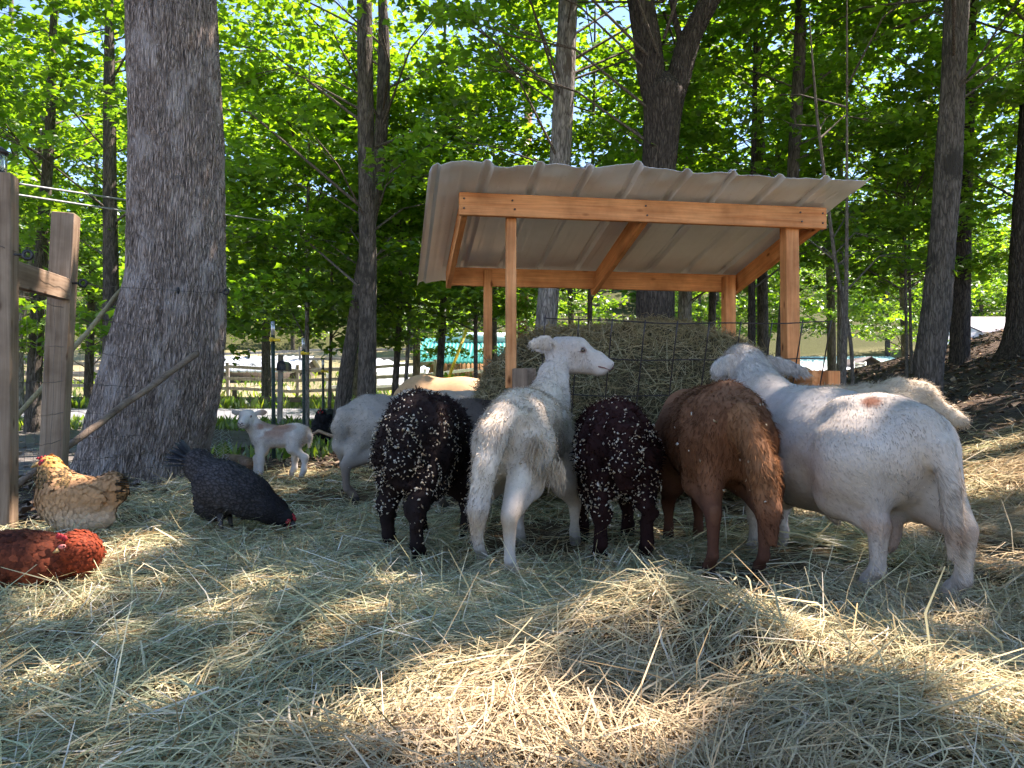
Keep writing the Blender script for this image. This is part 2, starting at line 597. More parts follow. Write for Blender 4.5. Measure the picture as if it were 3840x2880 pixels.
STRAW_COLS = np.array([(0.52, 0.47, 0.28), (0.40, 0.41, 0.25), (0.32, 0.36, 0.23), (0.60, 0.54, 0.36), (0.44, 0.33, 0.17),
                       (0.30, 0.20, 0.10), (0.24, 0.27, 0.16), (0.72, 0.68, 0.56)])
STRAW_P = np.array([0.18, 0.19, 0.17, 0.12, 0.12, 0.06, 0.08, 0.08])

def build_hay():
    rng = np.random.default_rng(11)
    pts = []
    def scatter(y0, y1, dens, slope=0.80, pad=0.7):
        area_n = int((y1 - y0) * (slope * (y0 + y1) + 2 * pad) * dens)
        y = rng.uniform(y0, y1, area_n)
        x = rng.uniform(-1, 1, area_n) * (slope * y + pad)
        pts.append(np.stack([x, y, np.full(area_n, (y0 + y1) / 2)], -1))
    scatter(0.9, 2.0, 8600)
    scatter(2.0, 3.2, 6800)
    scatter(3.2, 4.8, 4300)
    scatter(4.8, 7.0, 1500, 0.75, 0.5)
    scatter(7.0, 11.0, 520, 0.65, 0.0)
    a = np.concatenate(pts)
    x, y = a[:, 0], a[:, 1]
    amt = hay_amount(x, y)
    p3 = np.stack([x, y, x * 0], -1)
    bare = np.clip((vnoise(p3, 2.3, 31.0) - 0.30) * 5, np.clip((2.6 - y) * 0.9, 0.15, 0.75), 1)     # thin places where the floor shows
    keep = rng.random(len(x)) < np.clip(amt * bare + 0.05 * (y > 5), 0, 1)
    x, y = x[keep], y[keep]
    n = len(x)
    yaw = rng.uniform(0, 2 * PI, n)
    # hay lies in combed swirls
    sw = vnoise(np.stack([x, y, x * 0], -1), 0.9, 17.0) * 9.0
    al = rng.random(n) < 0.45
    yaw = np.where(al, sw + rng.normal(0, 0.35, n), yaw)
    pitch = rng.normal(0, 0.16, n) + (rng.random(n) < 0.05) * rng.uniform(0.2, 0.9, n)
    far = np.clip(y / 3.0, 0.8, 2.0)
    L = rng.gamma(3.0, 0.038, n) + 0.035
    L = np.clip(L, 0.03, 0.34)
    W = rng.uniform(0.0018, 0.0045, n) * np.where(rng.random(n) < 0.10, 1.7, 1.0) * np.clip(far, 0.9, 1.7)
    d = np.stack([np.cos(yaw) * np.cos(pitch), np.sin(yaw) * np.cos(pitch), np.sin(pitch)], -1)
    z = gz(x, y) + rng.random(n) ** 1.5 * 0.048 + 0.004 + np.abs(np.sin(pitch)) * L * 0.35
    # follow the lie of the ground
    e = 0.03
    gx = (gz(x + e, y) - gz(x - e, y)) / (2 * e)
    gy = (gz(x, y + e) - gz(x, y - e)) / (2 * e)
    d[:, 2] += d[:, 0] * gx + d[:, 1] * gy
    side = norm(np.stack([rng.normal(0, 0.5, n), rng.normal(0, 0.5, n), np.ones(n)], -1))
    bend = np.stack([rng.normal(0, 0.10, n), rng.normal(0, 0.10, n), rng.uniform(-0.05, 0.14, n)], -1) * L[:, None] * np.where(rng.random((n, 1)) < 0.6, 0.25, 1.0)
    ci = rng.choice(len(STRAW_COLS), n, p=STRAW_P)
    col = STRAW_COLS[ci] * np.array([[1.16, 1.12, 1.06]]) * rng.uniform(0.66, 1.18, (n, 1))
    # older brown hay near the camera on the right, fresh green on the left
    old = np.clip((vnoise(np.stack([x, y, x * 0], -1), 0.8, 44.0) - 0.42 + 0.22 * (x - 0.2) - 0.10 * (y - 2.2)) * 3, 0, 1)[:, None] * 0.75
    col = col * (1 - old) + np.array([[0.50, 0.37, 0.23]]) * rng.uniform(0.45, 1.35, (n, 1)) * old
    v, q, c = ribbons(np.stack([x, y, z], -1), d, L, W, side, bend, col)
    o = link('hay_bed', np_mesh('hay_bed', v, q, c), M['straw'], kind='stuff')
    tag(o, 'loose dry hay strewn thickly over the whole barnyard floor', 'hay')

def build_litter():
    rng = np.random.default_rng(12)
    n = 15000
    y = rng.uniform(4.0, 16.0, n)
    x = rng.uniform(-0.8, 0.95, n) * y
    keep = rng.random(n) > hay_amount(x, y) * 0.97
    keep &= ~((x < -3.6) & (y > 7.0) & (rng.random(n) < 0.75))
    x, y = x[keep], y[keep]
    n = len(x)
    s = rng.uniform(0.02, 0.055, n)[:, None]
    yaw = rng.uniform(0, 2 * PI, n)
    a = np.stack([np.cos(yaw), np.sin(yaw), rng.normal(0, 0.25, n)], -1)
    b = np.stack([-np.sin(yaw), np.cos(yaw), rng.normal(0, 0.35, n)], -1)
    c = np.stack([x, y, gz(x, y) + 0.012 + rng.random(n) * 0.015], -1)
    up = np.array([[0, 0, 1.0]])
    v = np.stack([c - a * s, c - b * s * 0.6 + up * s * 0.3, c + a * s, c + b * s * 0.6 + up * s * 0.35], 1).reshape(-1, 3)
    i = np.arange(n)[:, None] * 4
    t = np.concatenate([i + np.array([[0, 1, 2]]), i + np.array([[0, 2, 3]])])
    base = np.array([(0.16, 0.10, 0.06), (0.24, 0.16, 0.10), (0.10, 0.07, 0.05), (0.30, 0.22, 0.15)])[rng.integers(0, 4, n)]
    o = link('leaf_litter', np_mesh('leaf_litter', v, t, np.repeat(base * rng.uniform(0.6, 1.2, (n, 1)), 4, 0)), M['litter'], kind='stuff')
    tag(o, 'dry brown leaf litter covering the shaded woodland floor', 'leaf litter')

def build_verge():
    "grass and low weeds on both sides of the road and below the fence"
    rng = np.random.default_rng(13)
    parts = []
    def band(y0, y1, x0, x1, n, h0, h1):
        x = rng.uniform(x0, x1, n)
        y = rng.uniform(y0, y1, n)
        k = vnoise(np.stack([x, y, x * 0], -1), 0.8, 71.0) > 0.36
        parts.append((x[k], y[k], rng.uniform(h0, h1, k.sum())))
    band(14.6, 16.2, -14, 2, 5200, 0.06, 0.22)
    band(20.0, 23.5, -24, 4, 11000, 0.10, 0.40)
    band(24, 40, -26, 4, 5000, 0.15, 0.40)
    band(24, 40, 8, 34, 4500, 0.15, 0.40)
    band(9.0, 14.8, -3.9, -2.2, 900, 0.06, 0.25)
    x = np.concatenate([p[0] for p in parts])
    y = np.concatenate([p[1] for p in parts])
    h = np.concatenate([p[2] for p in parts])
    n = len(x)
    yaw = rng.uniform(0, 2 * PI, n)
    w = h * rng.uniform(0.08, 0.22, n)
    a = np.stack([np.cos(yaw), np.sin(yaw), yaw * 0], -1)
    lean = rng.normal(0, 0.35, (n, 2)) * h[:, None]
    b = np.stack([x, y, gz(x, y)], -1)
    tip = b + np.concatenate([lean, h[:, None]], 1)
    mid = b * 0.45 + tip * 0.55
    v = np.stack([b, mid - a * w[:, None], tip, mid + a * w[:, None]], 1).reshape(-1, 3)
    i = np.arange(n)[:, None] * 4
    q = i + np.array([[0, 1, 2, 3]])
    c = np.array([(0.07, 0.13, 0.025), (0.10, 0.17, 0.03), (0.14, 0.19, 0.05), (0.05, 0.10, 0.02)])[rng.integers(0, 4, n)] * rng.uniform(0.7, 1.2, (n, 1))
    o = link('roadside_grass', np_mesh('roadside_grass', v, q, np.repeat(c, 4, 0)), M['leaf'], kind='stuff')
    tag(o, 'sunlit green grass and weeds along the road', 'grass')

# ------------------------------------------------------------------ trees
LEAF_OUT = np.array([(0, -0.5, 0), (0.52, -0.16, -0.10), (0.20, 0.10, 0.03), (0.0, 0.62, -0.08), (-0.20, 0.10, 0.03), (-0.52, -0.16, -0.10)])
LEAF_TRI = np.array([(0, 1, 2), (0, 2, 4), (2, 3, 4), (0, 4, 5)])

def leaf_geo(c, size, rng, tilt=0.5, col=None):
    "maple-like leaves at points c"
    n = len(c)
    up = norm(np.stack([rng.normal(0, tilt, n), rng.normal(0, tilt, n), np.ones(n)], -1))
    yaw = rng.uniform(0, 2 * PI, n)
    h = np.stack([np.cos(yaw), np.sin(yaw), yaw * 0], -1)
    f = norm(h - up * np.sum(h * up, -1, keepdims=True))
    s = np.cross(f, up)
    o = LEAF_OUT[None] * size[:, None, None]
    v = c[:, None] + o[..., 0:1] * s[:, None] + o[..., 1:2] * f[:, None] + o[..., 2:3] * up[:, None]
    t = (np.arange(n)[:, None, None] * 6 + LEAF_TRI[None]).reshape(-1, 3)
    if col is None:
        g = rng.random((n, 1))
        a = np.array([[0.045, 0.115, 0.018]])
        b = np.array([[0.105, 0.200, 0.030]])
        col = a * (1 - g) + b * g
        col = col * rng.uniform(0.75, 1.2, (n, 1))
    return v.reshape(-1, 3), t, np.repeat(col, 6, 0)

def tube_bark(pts, rad, seg, amp=0.03, seed=0.0, lobes=0.0, fine=0.0):
    "trunk: swept rings with ridged relief; rad per ring"
    pts = np.asarray(pts, dtype=np.float64)
    rad = np.asarray(rad, dtype=np.float64)
    n = len(pts)
    a = np.linspace(0, 2 * PI, seg, endpoint=False)
    cs = np.stack([np.cos(a), np.sin(a)], -1)
    x = np.repeat(cs[None, :, 0], n, 0)
    y = np.repeat(cs[None, :, 1], n, 0)
    z = np.repeat(pts[:, 2:3], seg, 1)
    q = np.stack([x * 3, y * 3, z * 0.9], -1)
    r = rad[:, None] * (1 + (vnoise(q, 0.8, seed) - 0.5) * 2 * amp)
    if lobes:
        hgt = np.clip(1 - (z - pts[0, 2]) / 1.3, 0, 1) ** 2
        r = r * (1 + lobes * hgt * (0.5 + 0.5 * np.sin(a[None] * 5 + seed) + 0.6 * np.sin(a[None] * 3 + 1.0)))
    if fine:
        k = rad.mean()
        qq = np.stack([x * 26 * k / 0.4, y * 26 * k / 0.4, z * 5.5], -1)
        n1 = vnoise(qq, 1.0, seed + 5)
        n2 = vnoise(qq * np.array([2.3, 2.3, 2.0]), 1.0, seed + 9)
        ridge = 1 - np.abs(n1 * 2 - 1)
        r = r - fine * np.clip(ridge - 0.62, 0, 1) / 0.38 * 1.3 + fine * (n2 - 0.5) * 0.9
    v = np.stack([pts[:, 0:1] + r * x, pts[:, 1:2] + r * y, z], -1).reshape(-1, 3)
    i = np.arange(n - 1)[:, None] * seg
    k = np.arange(seg)[None]
    k2 = (k + 1) % seg
    return v, np.stack([i + k, i + k2, i + seg + k2, i + seg + k], -1).reshape(-1, 4)

def resample(pts, rad, step):
    pts = np.asarray(pts, dtype=np.float64)
    rad = np.asarray(rad, dtype=np.float64)
    s = np.concatenate([[0], np.cumsum(np.linalg.norm(np.diff(pts, axis=0), axis=1))])
    m = max(4, int(s[-1] / step))
    u = np.linspace(0, s[-1], m)
    out = np.stack([np.interp(u, s, pts[:, k]) for k in range(3)], -1)
    r = np.interp(u, s, rad)
    w = max(3, int(0.35 / step)) | 1
    if w < m // 2:
        ker = np.hanning(w + 2)[1:-1]
        ker /= ker.sum()
        pad = w // 2
        for k in range(2):
            e = np.concatenate([np.full(pad, out[0, k]), out[:, k], np.full(pad, out[-1, k])])
            out[:, k] = np.convolve(e, ker, 'valid')
        e = np.concatenate([np.full(pad, r[0]), r, np.full(pad, r[-1])])
        r = np.convolve(e, ker, 'valid')
    return out, r

KEEP_CLEAR = []      # (x0,x1,ytop,ybottom,Y): picture windows that foliage nearer than Y leaves open
def blocked(c, rng, prob=1.0):
    "mask of spray centres that would hide a trunk or a building seen between the trees"
    out = np.zeros(len(c), bool)
    d = c - np.array([0, 0, CAM_H])
    f = d[:, 1] * math.cos(PITCH) + d[:, 2] * math.sin(PITCH)
    w = -d[:, 1] * math.sin(PITCH) + d[:, 2] * math.cos(PITCH)
    px = 1920 + F_PX * d[:, 0] / f
    py = 1440 - F_PX * w / f
    for x0, x1, y0, y1, Y in KEEP_CLEAR:
        out |= (px > x0) & (px < x1) & (py > y0) & (py < y1) & (c[:, 1] < Y) & (rng.random(len(c)) < 0.93)
    return out

def spray_leaves(cen, rad, per, size, rng, out_dir=None, flat=0.10):
    m = len(cen)
    k = np.repeat(np.arange(m), per)
    n = len(k)
    a = rng.uniform(0, 2 * PI, n)
    r = np.sqrt(rng.random(n)) * rad[k]
    off = np.stack([np.cos(a) * r, np.sin(a) * r, rng.normal(0, flat, n) * rad[k] - 0.18 * r * r / rad[k]], -1)
    tilt = rng.normal(0, 0.16, (m, 2))
    off[:, 2] += off[:, 0] * tilt[k, 0] + off[:, 1] * tilt[k, 1]
    return cen[k] + off, size * rng.uniform(0.7, 1.3, n), k

def crown_geo(axis, zlo, zhi, R, nspray, per, leaf, seed, spray_r=(0.35, 0.8), shape=0.6, clear=True, origin=(0, 0, 0)):
    "sprays of leaves round a trunk axis; returns leaf mesh data and the limbs that carry them"
    rng = np.random.default_rng(seed)
    o = np.array(origin)
    t = rng.random(nspray)
    z = zlo + (zhi - zlo) * t
    Rz = R * (0.45 + 0.55 * np.sin(PI * np.clip(t * 0.85 + 0.12, 0, 1)) ** shape)
    a = rng.uniform(0, 2 * PI, nspray)
    r = Rz * np.sqrt(rng.uniform(0.05, 1, nspray))
    ax = np.array([axis(zz) for zz in z])
    cen = np.stack([ax[:, 0] + np.cos(a) * r, ax[:, 1] + np.sin(a) * r, z + rng.normal(0, 0.15, nspray)], -1)
    if clear:
        keep = ~blocked(cen + o, rng)
        w = cen + o
        gx = w[:, 0] - w[:, 2] * SUN_DIR.x / SUN_DIR.z
        gy = w[:, 1] - w[:, 2] * SUN_DIR.y / SUN_DIR.z
        for sx_, sy_, rx_, ry_ in SUNNY:
            if rx_ > 0.3:
                keep &= ((gx - sx_) / (rx_ + 0.45)) ** 2 + ((gy - sy_) / (ry_ + 0.45)) ** 2 > 1  # drops sprays that would shade a planned sun patch
        cen, r, z, a = cen[keep], r[keep], z[keep], a[keep]
    m = len(cen)
    sr = rng.uniform(*spray_r, m)
    pos, size, k = spray_leaves(cen, sr, per, leaf, rng)
    tone = rng.uniform(0.65, 1.25, m)
    g = rng.random((len(pos), 1))
    col = (np.array([[0.058, 0.140, 0.018]]) * (1 - g) + np.array([[0.140, 0.240, 0.030]]) * g) * tone[k][:, None]
    lv = leaf_geo(pos, size, rng, 0.48, col)
    G = Geo()
    nl = min(m, 20)
    for j in rng.permutation(m)[:nl]:
        z0 = max(z[j] - 0.35 * r[j] - 0.1, 0.5)
        b0 = np.array(axis(z0))
        p0 = np.array([b0[0], b0[1], z0])
        p2 = cen[j]
        p1 = (p0 + p2) / 2 + np.array([0, 0, 0.10 * r[j]]) + rng.normal(0, 0.05 * r[j] + 0.01, 3)
        pts = [p0, p0 * 0.55 + p1 * 0.45, p1, (p1 + p2) / 2 + rng.normal(0, 0.04, 3), p2]
        r0 = 0.007 + 0.006 * r[j]
        G.tube(pts, [r0, r0 * 0.8, r0 * 0.6, r0 * 0.4, r0 * 0.15], 5, False)
        for q in range(2):
            e = p2 + rng.normal(0, 0.3, 3) * np.array([1, 1, 0.2])
            s = p1 * (1 - q * 0.25) + p2 * q * 0.25
            G.tube([s, (s + e) / 2 + rng.normal(0, 0.03, 3), e], [r0 * 0.35, r0 * 0.25, r0 * 0.1], 4, False)
    return lv, G

def tree_from(name, label, base, pts, rad, bark, crown=None, seg=28, step=0.12, amp=0.05, lobes=0.12, fine=0.0, group=None, extra=None):
    "pts are world points from the ground up"
    base = Vector(base)
    T = empty(name, label, 'tree', base, 0, group)
    loc = np.array(pts, dtype=np.float64) - np.array(base)
    p, r = resample(loc, rad, step)
    v, q = tube_bark(p, r, seg, amp, float(abs(base.x) * 3.1 + base.y), lobes, fine)
    if extra:
        G = Geo().add(v, q)
        for ep, er in extra:
            pp, rr = resample(np.array(ep) - np.array(base), er, step)
            v2, q2 = tube_bark(pp, rr, seg, amp, 3.3, 0, fine)
            G.add(v2, q2)
        me = G.mesh('trunk', True)
    else:
        me = np_mesh('trunk', v, q, None, True)
    link('trunk', me, bark, T)
    if crown:
        axis = lambda z: (float(np.interp(z, p[:, 2], p[:, 0])), float(np.interp(z, p[:, 2], p[:, 1])))
        (lv, lt, lc), G = crown_geo(axis, origin=tuple(base), **crown)
        link('crown', np_mesh('crown', lv, lt, lc), M['leaf'], T, kind='stuff')
        if G.n:
            link('bough', G.mesh('bough', True), M['bark_thin'], T, kind='stuff')
    return T
# patches kept sunlit: leaves and sprays in the sun's path are left out
SUNNY = [(3.2, 5.25, 0.95, 0.42), (2.05, 4.6, 0.35, 0.25), (-0.85, 7.0, 0.42, 0.5), (1.0, 7.9, 1.9, 0.9), (4.6, 8.6, 0.5, 0.22), (5.6, 7.6, 0.4, 0.15), (-5.0, 9.0, 0.8, 0.5),  # wide patch behind the shelter added to bounce light under its roof
         (0.55, 3.05, 0.09, 0.09), (1.9, 2.4, 0.2, 0.12), (4.1, 7.0, 0.3, 0.1), (3.6, 6.2, 0.5, 0.12)]
# further patches of sunlight on the hay: where they fall (photograph pixels -> ground) and how wide they are there
for _x, _y, _rx, _ry in ((2050, 2770, 560, 120), (1640, 2560, 230, 50), (1350, 2720, 160, 40), (2840, 2330, 190, 150), (3080, 2520, 210, 70), (3660, 2640, 230, 110), (3300, 2560, 120, 30),
                         (470, 2065, 140, 55), (60, 2010, 90, 25), (1250, 1735, 120, 45), (420, 2390, 70, 20), (760, 2330, 60, 15),
                         (980, 2240, 90, 20), (1180, 2420, 60, 15), (600, 2590, 50, 20), (1500, 2200, 70, 18), (2200, 2480, 120, 40), (3560, 2330, 110, 25),
                         (3250, 1965, 120, 30), (3000, 2250, 70, 20), (330, 2230, 60, 18), (1400, 2330, 60, 15), (3740, 2080, 90, 25)):
    _Y = 0.66 * F_PX / (_y - 1516.0)
    SUNNY.append(((_x - 1920.0) / F_PX * _Y, _Y, _rx / F_PX * _Y, _ry * _Y * _Y / (0.66 * F_PX)))
KEEP_CLEAR += [(440, 860, 0, 1800, 6.9), (1225, 1530, 620, 1500, 11.2), (1300, 1460, 0, 620, 10.8), (1940, 2250, 0, 1250, 10.4), (2310, 2640, 200, 1250, 10.3),
               (2260, 2800, 0, 330, 10.3), (2880, 3080, 0, 700, 11.8), (3380, 3700, 0, 1450, 10.0), (3700, 3900, 500, 1400, 11.5),
               (1550, 1880, 1230, 1430, 34), (850, 1110, 1340, 1500, 30), (1410, 1560, 1280, 1450, 30), (3000, 3440, 1310, 1460, 44), (3620, 3800, 1190, 1370, 46),
               (1480, 1620, 60, 330, 80), (2330, 2420, 240, 470, 80), (3150, 3450, 170, 400, 80), (3080, 3300, 540, 780, 80), (3640, 3770, 480, 840, 80),
               (840, 960, 0, 200, 80), (460, 500, 0, 120, 80), (2520, 2600, 0, 130, 80), (2700, 2860, 300, 640, 80), (1900, 2010, 330, 600, 80), (0, 470, 1180, 1600, 22)]

def rows_to_pts(Y, rows, ztop, taper=0.6):
    "rows (py, left px, right px) from the ground up -> world points and radii, carried on to ztop"
    pts, rad = [], []
    for py, l, r in rows:
        p = P((l + r) / 2, py, Y)
        pts.append(p)
        rad.append((r - l) / 2 / F_PX * Y)
    g = gz1(pts[0].x, Y) - 0.12
    b = Vector((pts[0].x, Y, g))
    if pts[0].z > g + 0.05:
        d = pts[0] - pts[1]
        k = (pts[0].z - g) / max(0.3, abs(d.z)) if d.z else 0
        b = Vector((pts[0].x + max(-0.4, min(0.4, d.x * k)), Y, g))
        pts.insert(0, b)
        rad.insert(0, rad[0] * 1.18)
    top = pts[-1]
    if top.z < ztop:
        d = (pts[-1] - pts[-2])
        d = d / max(d.z, 0.05)
        m = (ztop - top.z)
        pts.append(top + Vector((d.x * m * 0.5, d.y * m * 0.5, m * 0.5)))
        rad.append(rad[-1] * (1 + taper) / 2)
        pts.append(top + Vector((d.x * m * 0.8, d.y * m * 0.8, m)))
        rad.append(rad[-2] * taper * 0.6)
    return pts, rad

def px_tree(name, label, Y, rows, bark, ztop=12, crown=None, **kw):
    pts, rad = rows_to_pts(Y, rows, ztop)
    base = Vector((pts[0].x, pts[0].y, pts[0].z + 0.12))
    return tree_from(name, label, base, pts, rad, M[bark], crown, **kw)

def C(zlo, zhi, R, n, per, leaf, seed, **kw):
    return dict(zlo=zlo, zhi=zhi, R=R, nspray=n, per=per, leaf=leaf, seed=seed, **kw)

def build_trees():
    px_tree('maple_tree', 'massive grey-barked tree trunk with flared roots beside the wooden gate posts', 6.8,
            [(1815, 250, 740), (1750, 300, 745), (1640, 335, 775), (1560, 352, 795), (1390, 400, 826), (1220, 445, 838), (1040, 487, 838), (780, 490, 836), (520, 494, 832), (0, 478, 805)],
            'bark_big', 13, None, seg=420, step=0.022, amp=0.035, lobes=0.08, fine=0.013)
    px_tree('maple_tree', 'upright dark trunk crossed at its foot by a leaning one, nearest the rooster', 11.0,
            [(1497, 1340, 1410), (1250, 1346, 1412), (1000, 1349, 1414), (830, 1344, 1410), (450, 1340, 1402), (0, 1337, 1394)],
            'bark_grey', 12, C(2.3, 7.8, 3.3, 130, 85, 0.115, 21), seg=48, step=0.06, amp=0.05, fine=0.005)
    px_tree('maple_tree', 'leaning mottled trunk that slants behind the upright one beside the rooster', 11.7,
            [(1640, 1236, 1312), (1597, 1242, 1308), (1450, 1262, 1322), (1250, 1297, 1349), (1000, 1335, 1385), (680, 1392, 1440), (380, 1412, 1462), (150, 1418, 1461), (0, 1418, 1451)],
            'bark_grey', 12, C(3.0, 8.0, 2.6, 45, 80, 0.115, 22), seg=40, step=0.06, amp=0.06, fine=0.004)
    px_tree('maple_tree', 'pale patchy trunk rising behind the shelter roof, left of the forked tree', 10.5,
            [(1217, 2008, 2090), (1079, 2021, 2100), (622, 2059, 2139), (298, 2079, 2156), (0, 2094, 2166)],
            'bark_pale', 12, C(3.6, 8.0, 3.0, 75, 85, 0.115, 23), seg=56, step=0.06, amp=0.07, fine=0.005)
    # forked tree: two stems leave one trunk
    Y = 10.0
    tr, rr = rows_to_pts(Y, [(1200, 2388, 2530), (1087, 2388, 2529), (647, 2407, 2534), (448, 2412, 2552), (330, 2408, 2575)], 0)
    z0 = tr[-1]
    left = [P(2470, 420, Y), P(2447, 310, Y), P(2428, 149, Y), P(2402, 0, Y), P(2340, -500, Y), P(2300, -1200, Y)]
    lr = [0.16, 0.178, 0.180, 0.172, 0.14, 0.05]
    right = [P(2500, 430, Y), P(2540, 310, Y), P(2584, 149, Y), P(2661, 0, Y), P(2840, -420, Y), P(2960, -1100, Y)]
    r2 = [0.16, 0.165, 0.150, 0.150, 0.12, 0.05]
    base = Vector((tr[0].x, Y, tr[0].z + 0.12))
    tree_from('forked_tree', 'thick dark tree that forks into two stems above the shelter roof', base, tr + [P(2490, 280, Y)], rr + [0.10], M['bark_dark'],
              C(4.2, 8.0, 3.0, 55, 85, 0.115, 24), seg=72, step=0.05, amp=0.05, fine=0.008,
              extra=[([*map(tuple, left)], lr), ([*map(tuple, right)], r2), ([tuple(P(2555, 150, Y)), tuple(P(2530, 70, Y)), tuple(P(2510, -60, Y)), tuple(P(2500, -200, Y))], [0.05, 0.035, 0.028, 0.02])])
    px_tree('maple_tree', 'slim dark trunk above the right half of the shelter roof', 12.0,
            [(1100, 2925, 2965), (673, 2951, 2995), (543, 2957, 3003), (271, 2973, 3019), (0, 2984, 3022)],
            'bark_grey', 12, C(3.0, 8.0, 3.0, 85, 85, 0.115, 25), seg=36, step=0.08, fine=0.003)
    px_tree('maple_tree', 'tall dark trunk leaning right at the foot of the bare slope, behind the ram', 9.5,
            [(1442, 3437, 3530), (1352, 3428, 3535), (1171, 3457, 3563), (900, 3489, 3583), (651, 3507, 3605), (325, 3532, 3616), (0, 3545, 3632)],
            'bark_grey', 12, C(4.0, 8.0, 3.0, 60, 85, 0.115, 26), seg=64, step=0.05, amp=0.05, fine=0.007)
    px_tree('maple_tree', 'scaly trunk half hidden behind the tall dark trunk on the slope', 13.0,
            [(1352, 3563, 3633), (1171, 3568, 3636), (900, 3581, 3640), (300, 3612, 3656), (0, 3624, 3660)],
            'bark_dark', 12, C(2.9, 8.5, 3.2, 85, 80, 0.12, 27), seg=36, step=0.08, fine=0.004)
    px_tree('maple_tree', 'broad dark trunk at the very edge of the slope, beside the white house', 12.0,
            [(1365, 3722, 3930), (1300, 3760, 3895), (1216, 3778, 3880), (900, 3793, 3880), (515, 3820, 3895), (0, 3850, 3920)],
            'bark_dark', 12, C(3.3, 8.5, 3.6, 120, 85, 0.12, 28), seg=56, step=0.06, fine=0.006)
    # thin trunks and saplings
    thin = [
        ('slim scaly grey trunk standing before the green barn roof', 16.0, [(1410, 1634, 1662), (1240, 1645, 1673), (1070, 1652, 1676), (760, 1655, 1676)], 'bark_grey', C(4.6, 8.5, 2.6, 60, 70, 0.14, 31)),
        ('dark pole-thin sapling between the yellow guy wire and the shelter post', 15.0, [(1420, 1776, 1792), (1100, 1776, 1790), (800, 1772, 1785)], 'bark_thin', C(2.1, 7, 2.2, 70, 75, 0.13, 32)),
        ('thin pale sapling rising behind the second metal fence post', 14.0, [(1500, 1140, 1160), (1250, 1143, 1160), (1000, 1146, 1160), (700, 1150, 1162)], 'bark_pale', C(1.7, 7, 2.6, 110, 80, 0.13, 33)),
        ('thin sapling rising behind the third metal fence post', 15.0, [(1530, 1228, 1242), (1250, 1236, 1248), (900, 1240, 1250)], 'bark_thin', C(2.0, 6.5, 2.2, 70, 75, 0.13, 34)),
        ('twin-looking pale sapling just right of the upright crossed trunk', 15.0, [(1440, 1470, 1496), (1250, 1484, 1506), (1075, 1492, 1510), (800, 1500, 1515)], 'bark_grey', C(2.0, 7, 2.3, 95, 80, 0.13, 35)),
        ('very thin pale sapling leaning toward the green barn', 15.6, [(1440, 1514, 1530), (1250, 1526, 1540), (1000, 1534, 1545)], 'bark_pale', C(2.2, 6, 1.8, 50, 70, 0.13, 36)),
        ('grey trunk seen under the roof just right of the forked trunk', 17.0, [(1210, 2541, 2592), (1090, 2545, 2596), (650, 2560, 2600)], 'bark_pale', C(3.0, 8.5, 3.0, 90, 70, 0.15, 37)),
        ('short-looking dark trunk seen between hay and back beam, mid roof', 19.0, [(1210, 2655, 2684), (1090, 2658, 2686), (650, 2668, 2690)], 'bark_grey', C(3.0, 8.5, 3.0, 80, 70, 0.16, 38)),
        ('thin dark trunk seen under the roof left of the forked trunk', 16.0, [(1200, 2202, 2222), (1080, 2204, 2222), (650, 2215, 2228)], 'bark_thin', C(3.0, 9, 2.6, 90, 75, 0.14, 39)),
        ('dark trunk directly behind the right back post of the shelter', 13.0, [(1250, 2804, 2834), (1080, 2806, 2832), (650, 2815, 2836)], 'bark_dark', C(2.8, 9, 2.8, 100, 80, 0.13, 40)),
        ('crooked young tree with two stems between the shelter and the slope', 9.4, [(1445, 3146, 3172), (1330, 3152, 3176), (1171, 3163, 3181), (1000, 3168, 3182), (800, 3170, 3182), (500, 3172, 3180)], 'bark_thin', C(1.9, 6.0, 1.9, 80, 70, 0.10, 41)),
        ('first of two thin saplings close together before the slope', 13.0, [(1380, 3394, 3405), (1150, 3392, 3402), (900, 3390, 3399)], 'bark_thin', C(1.9, 5.5, 2.0, 80, 75, 0.12, 42)),
        ('second of two thin saplings close together, nearer the slope', 13.3, [(1380, 3412, 3424), (1150, 3408, 3418), (900, 3404, 3412)], 'bark_thin', C(1.8, 5.5, 1.8, 60, 75, 0.12, 43)),
        ('pale leaning trunk in the bright foliage above the gate posts', 19.0, [(1300, 40, 75), (850, 112, 150), (520, 140, 170), (380, 158, 186), (0, 195, 225)], 'bark_pale', C(3.0, 9, 3.6, 120, 80, 0.15, 44)),
        ('pale thin trunk in the bright foliage at the upper picture corner', 20.0, [(1300, 60, 85), (600, 45, 68), (150, 36, 54), (0, 33, 50)], 'bark_pale', C(2.8, 10, 3.6, 130, 80, 0.15, 45)),
        ('distant trunk glimpsed just past the roof corner', 18.0, [(1250, 3140, 3165), (670, 3140, 3162), (325, 3148, 3165)], 'bark_pale', C(4.0, 8.5, 3.2, 80, 70, 0.15, 46)),
        ('distant dark trunk left of the tall leaning trunk on the slope', 18.0, [(1300, 3490, 3525), (600, 3470, 3500), (217, 3468, 3496)], 'bark_dark', C(3.2, 8.5, 3.4, 110, 75, 0.15, 47)),
        ('grey trunk half lost in leaves above the roof, right of the fork', 17.0, [(1200, 2840, 2880), (650, 2836, 2872), (400, 2834, 2864)], 'bark_grey', C(3.5, 8.5, 3.2, 100, 75, 0.15, 48)),
    ]
    for lab, Y, rows, bark, cr in thin:
        px_tree('young_tree', lab, Y, rows, bark, max(cr['zhi'] + 0.5, 6), cr, seg=12, step=0.2, amp=0.06, lobes=0.05, group='slender trees in the woodland edge')
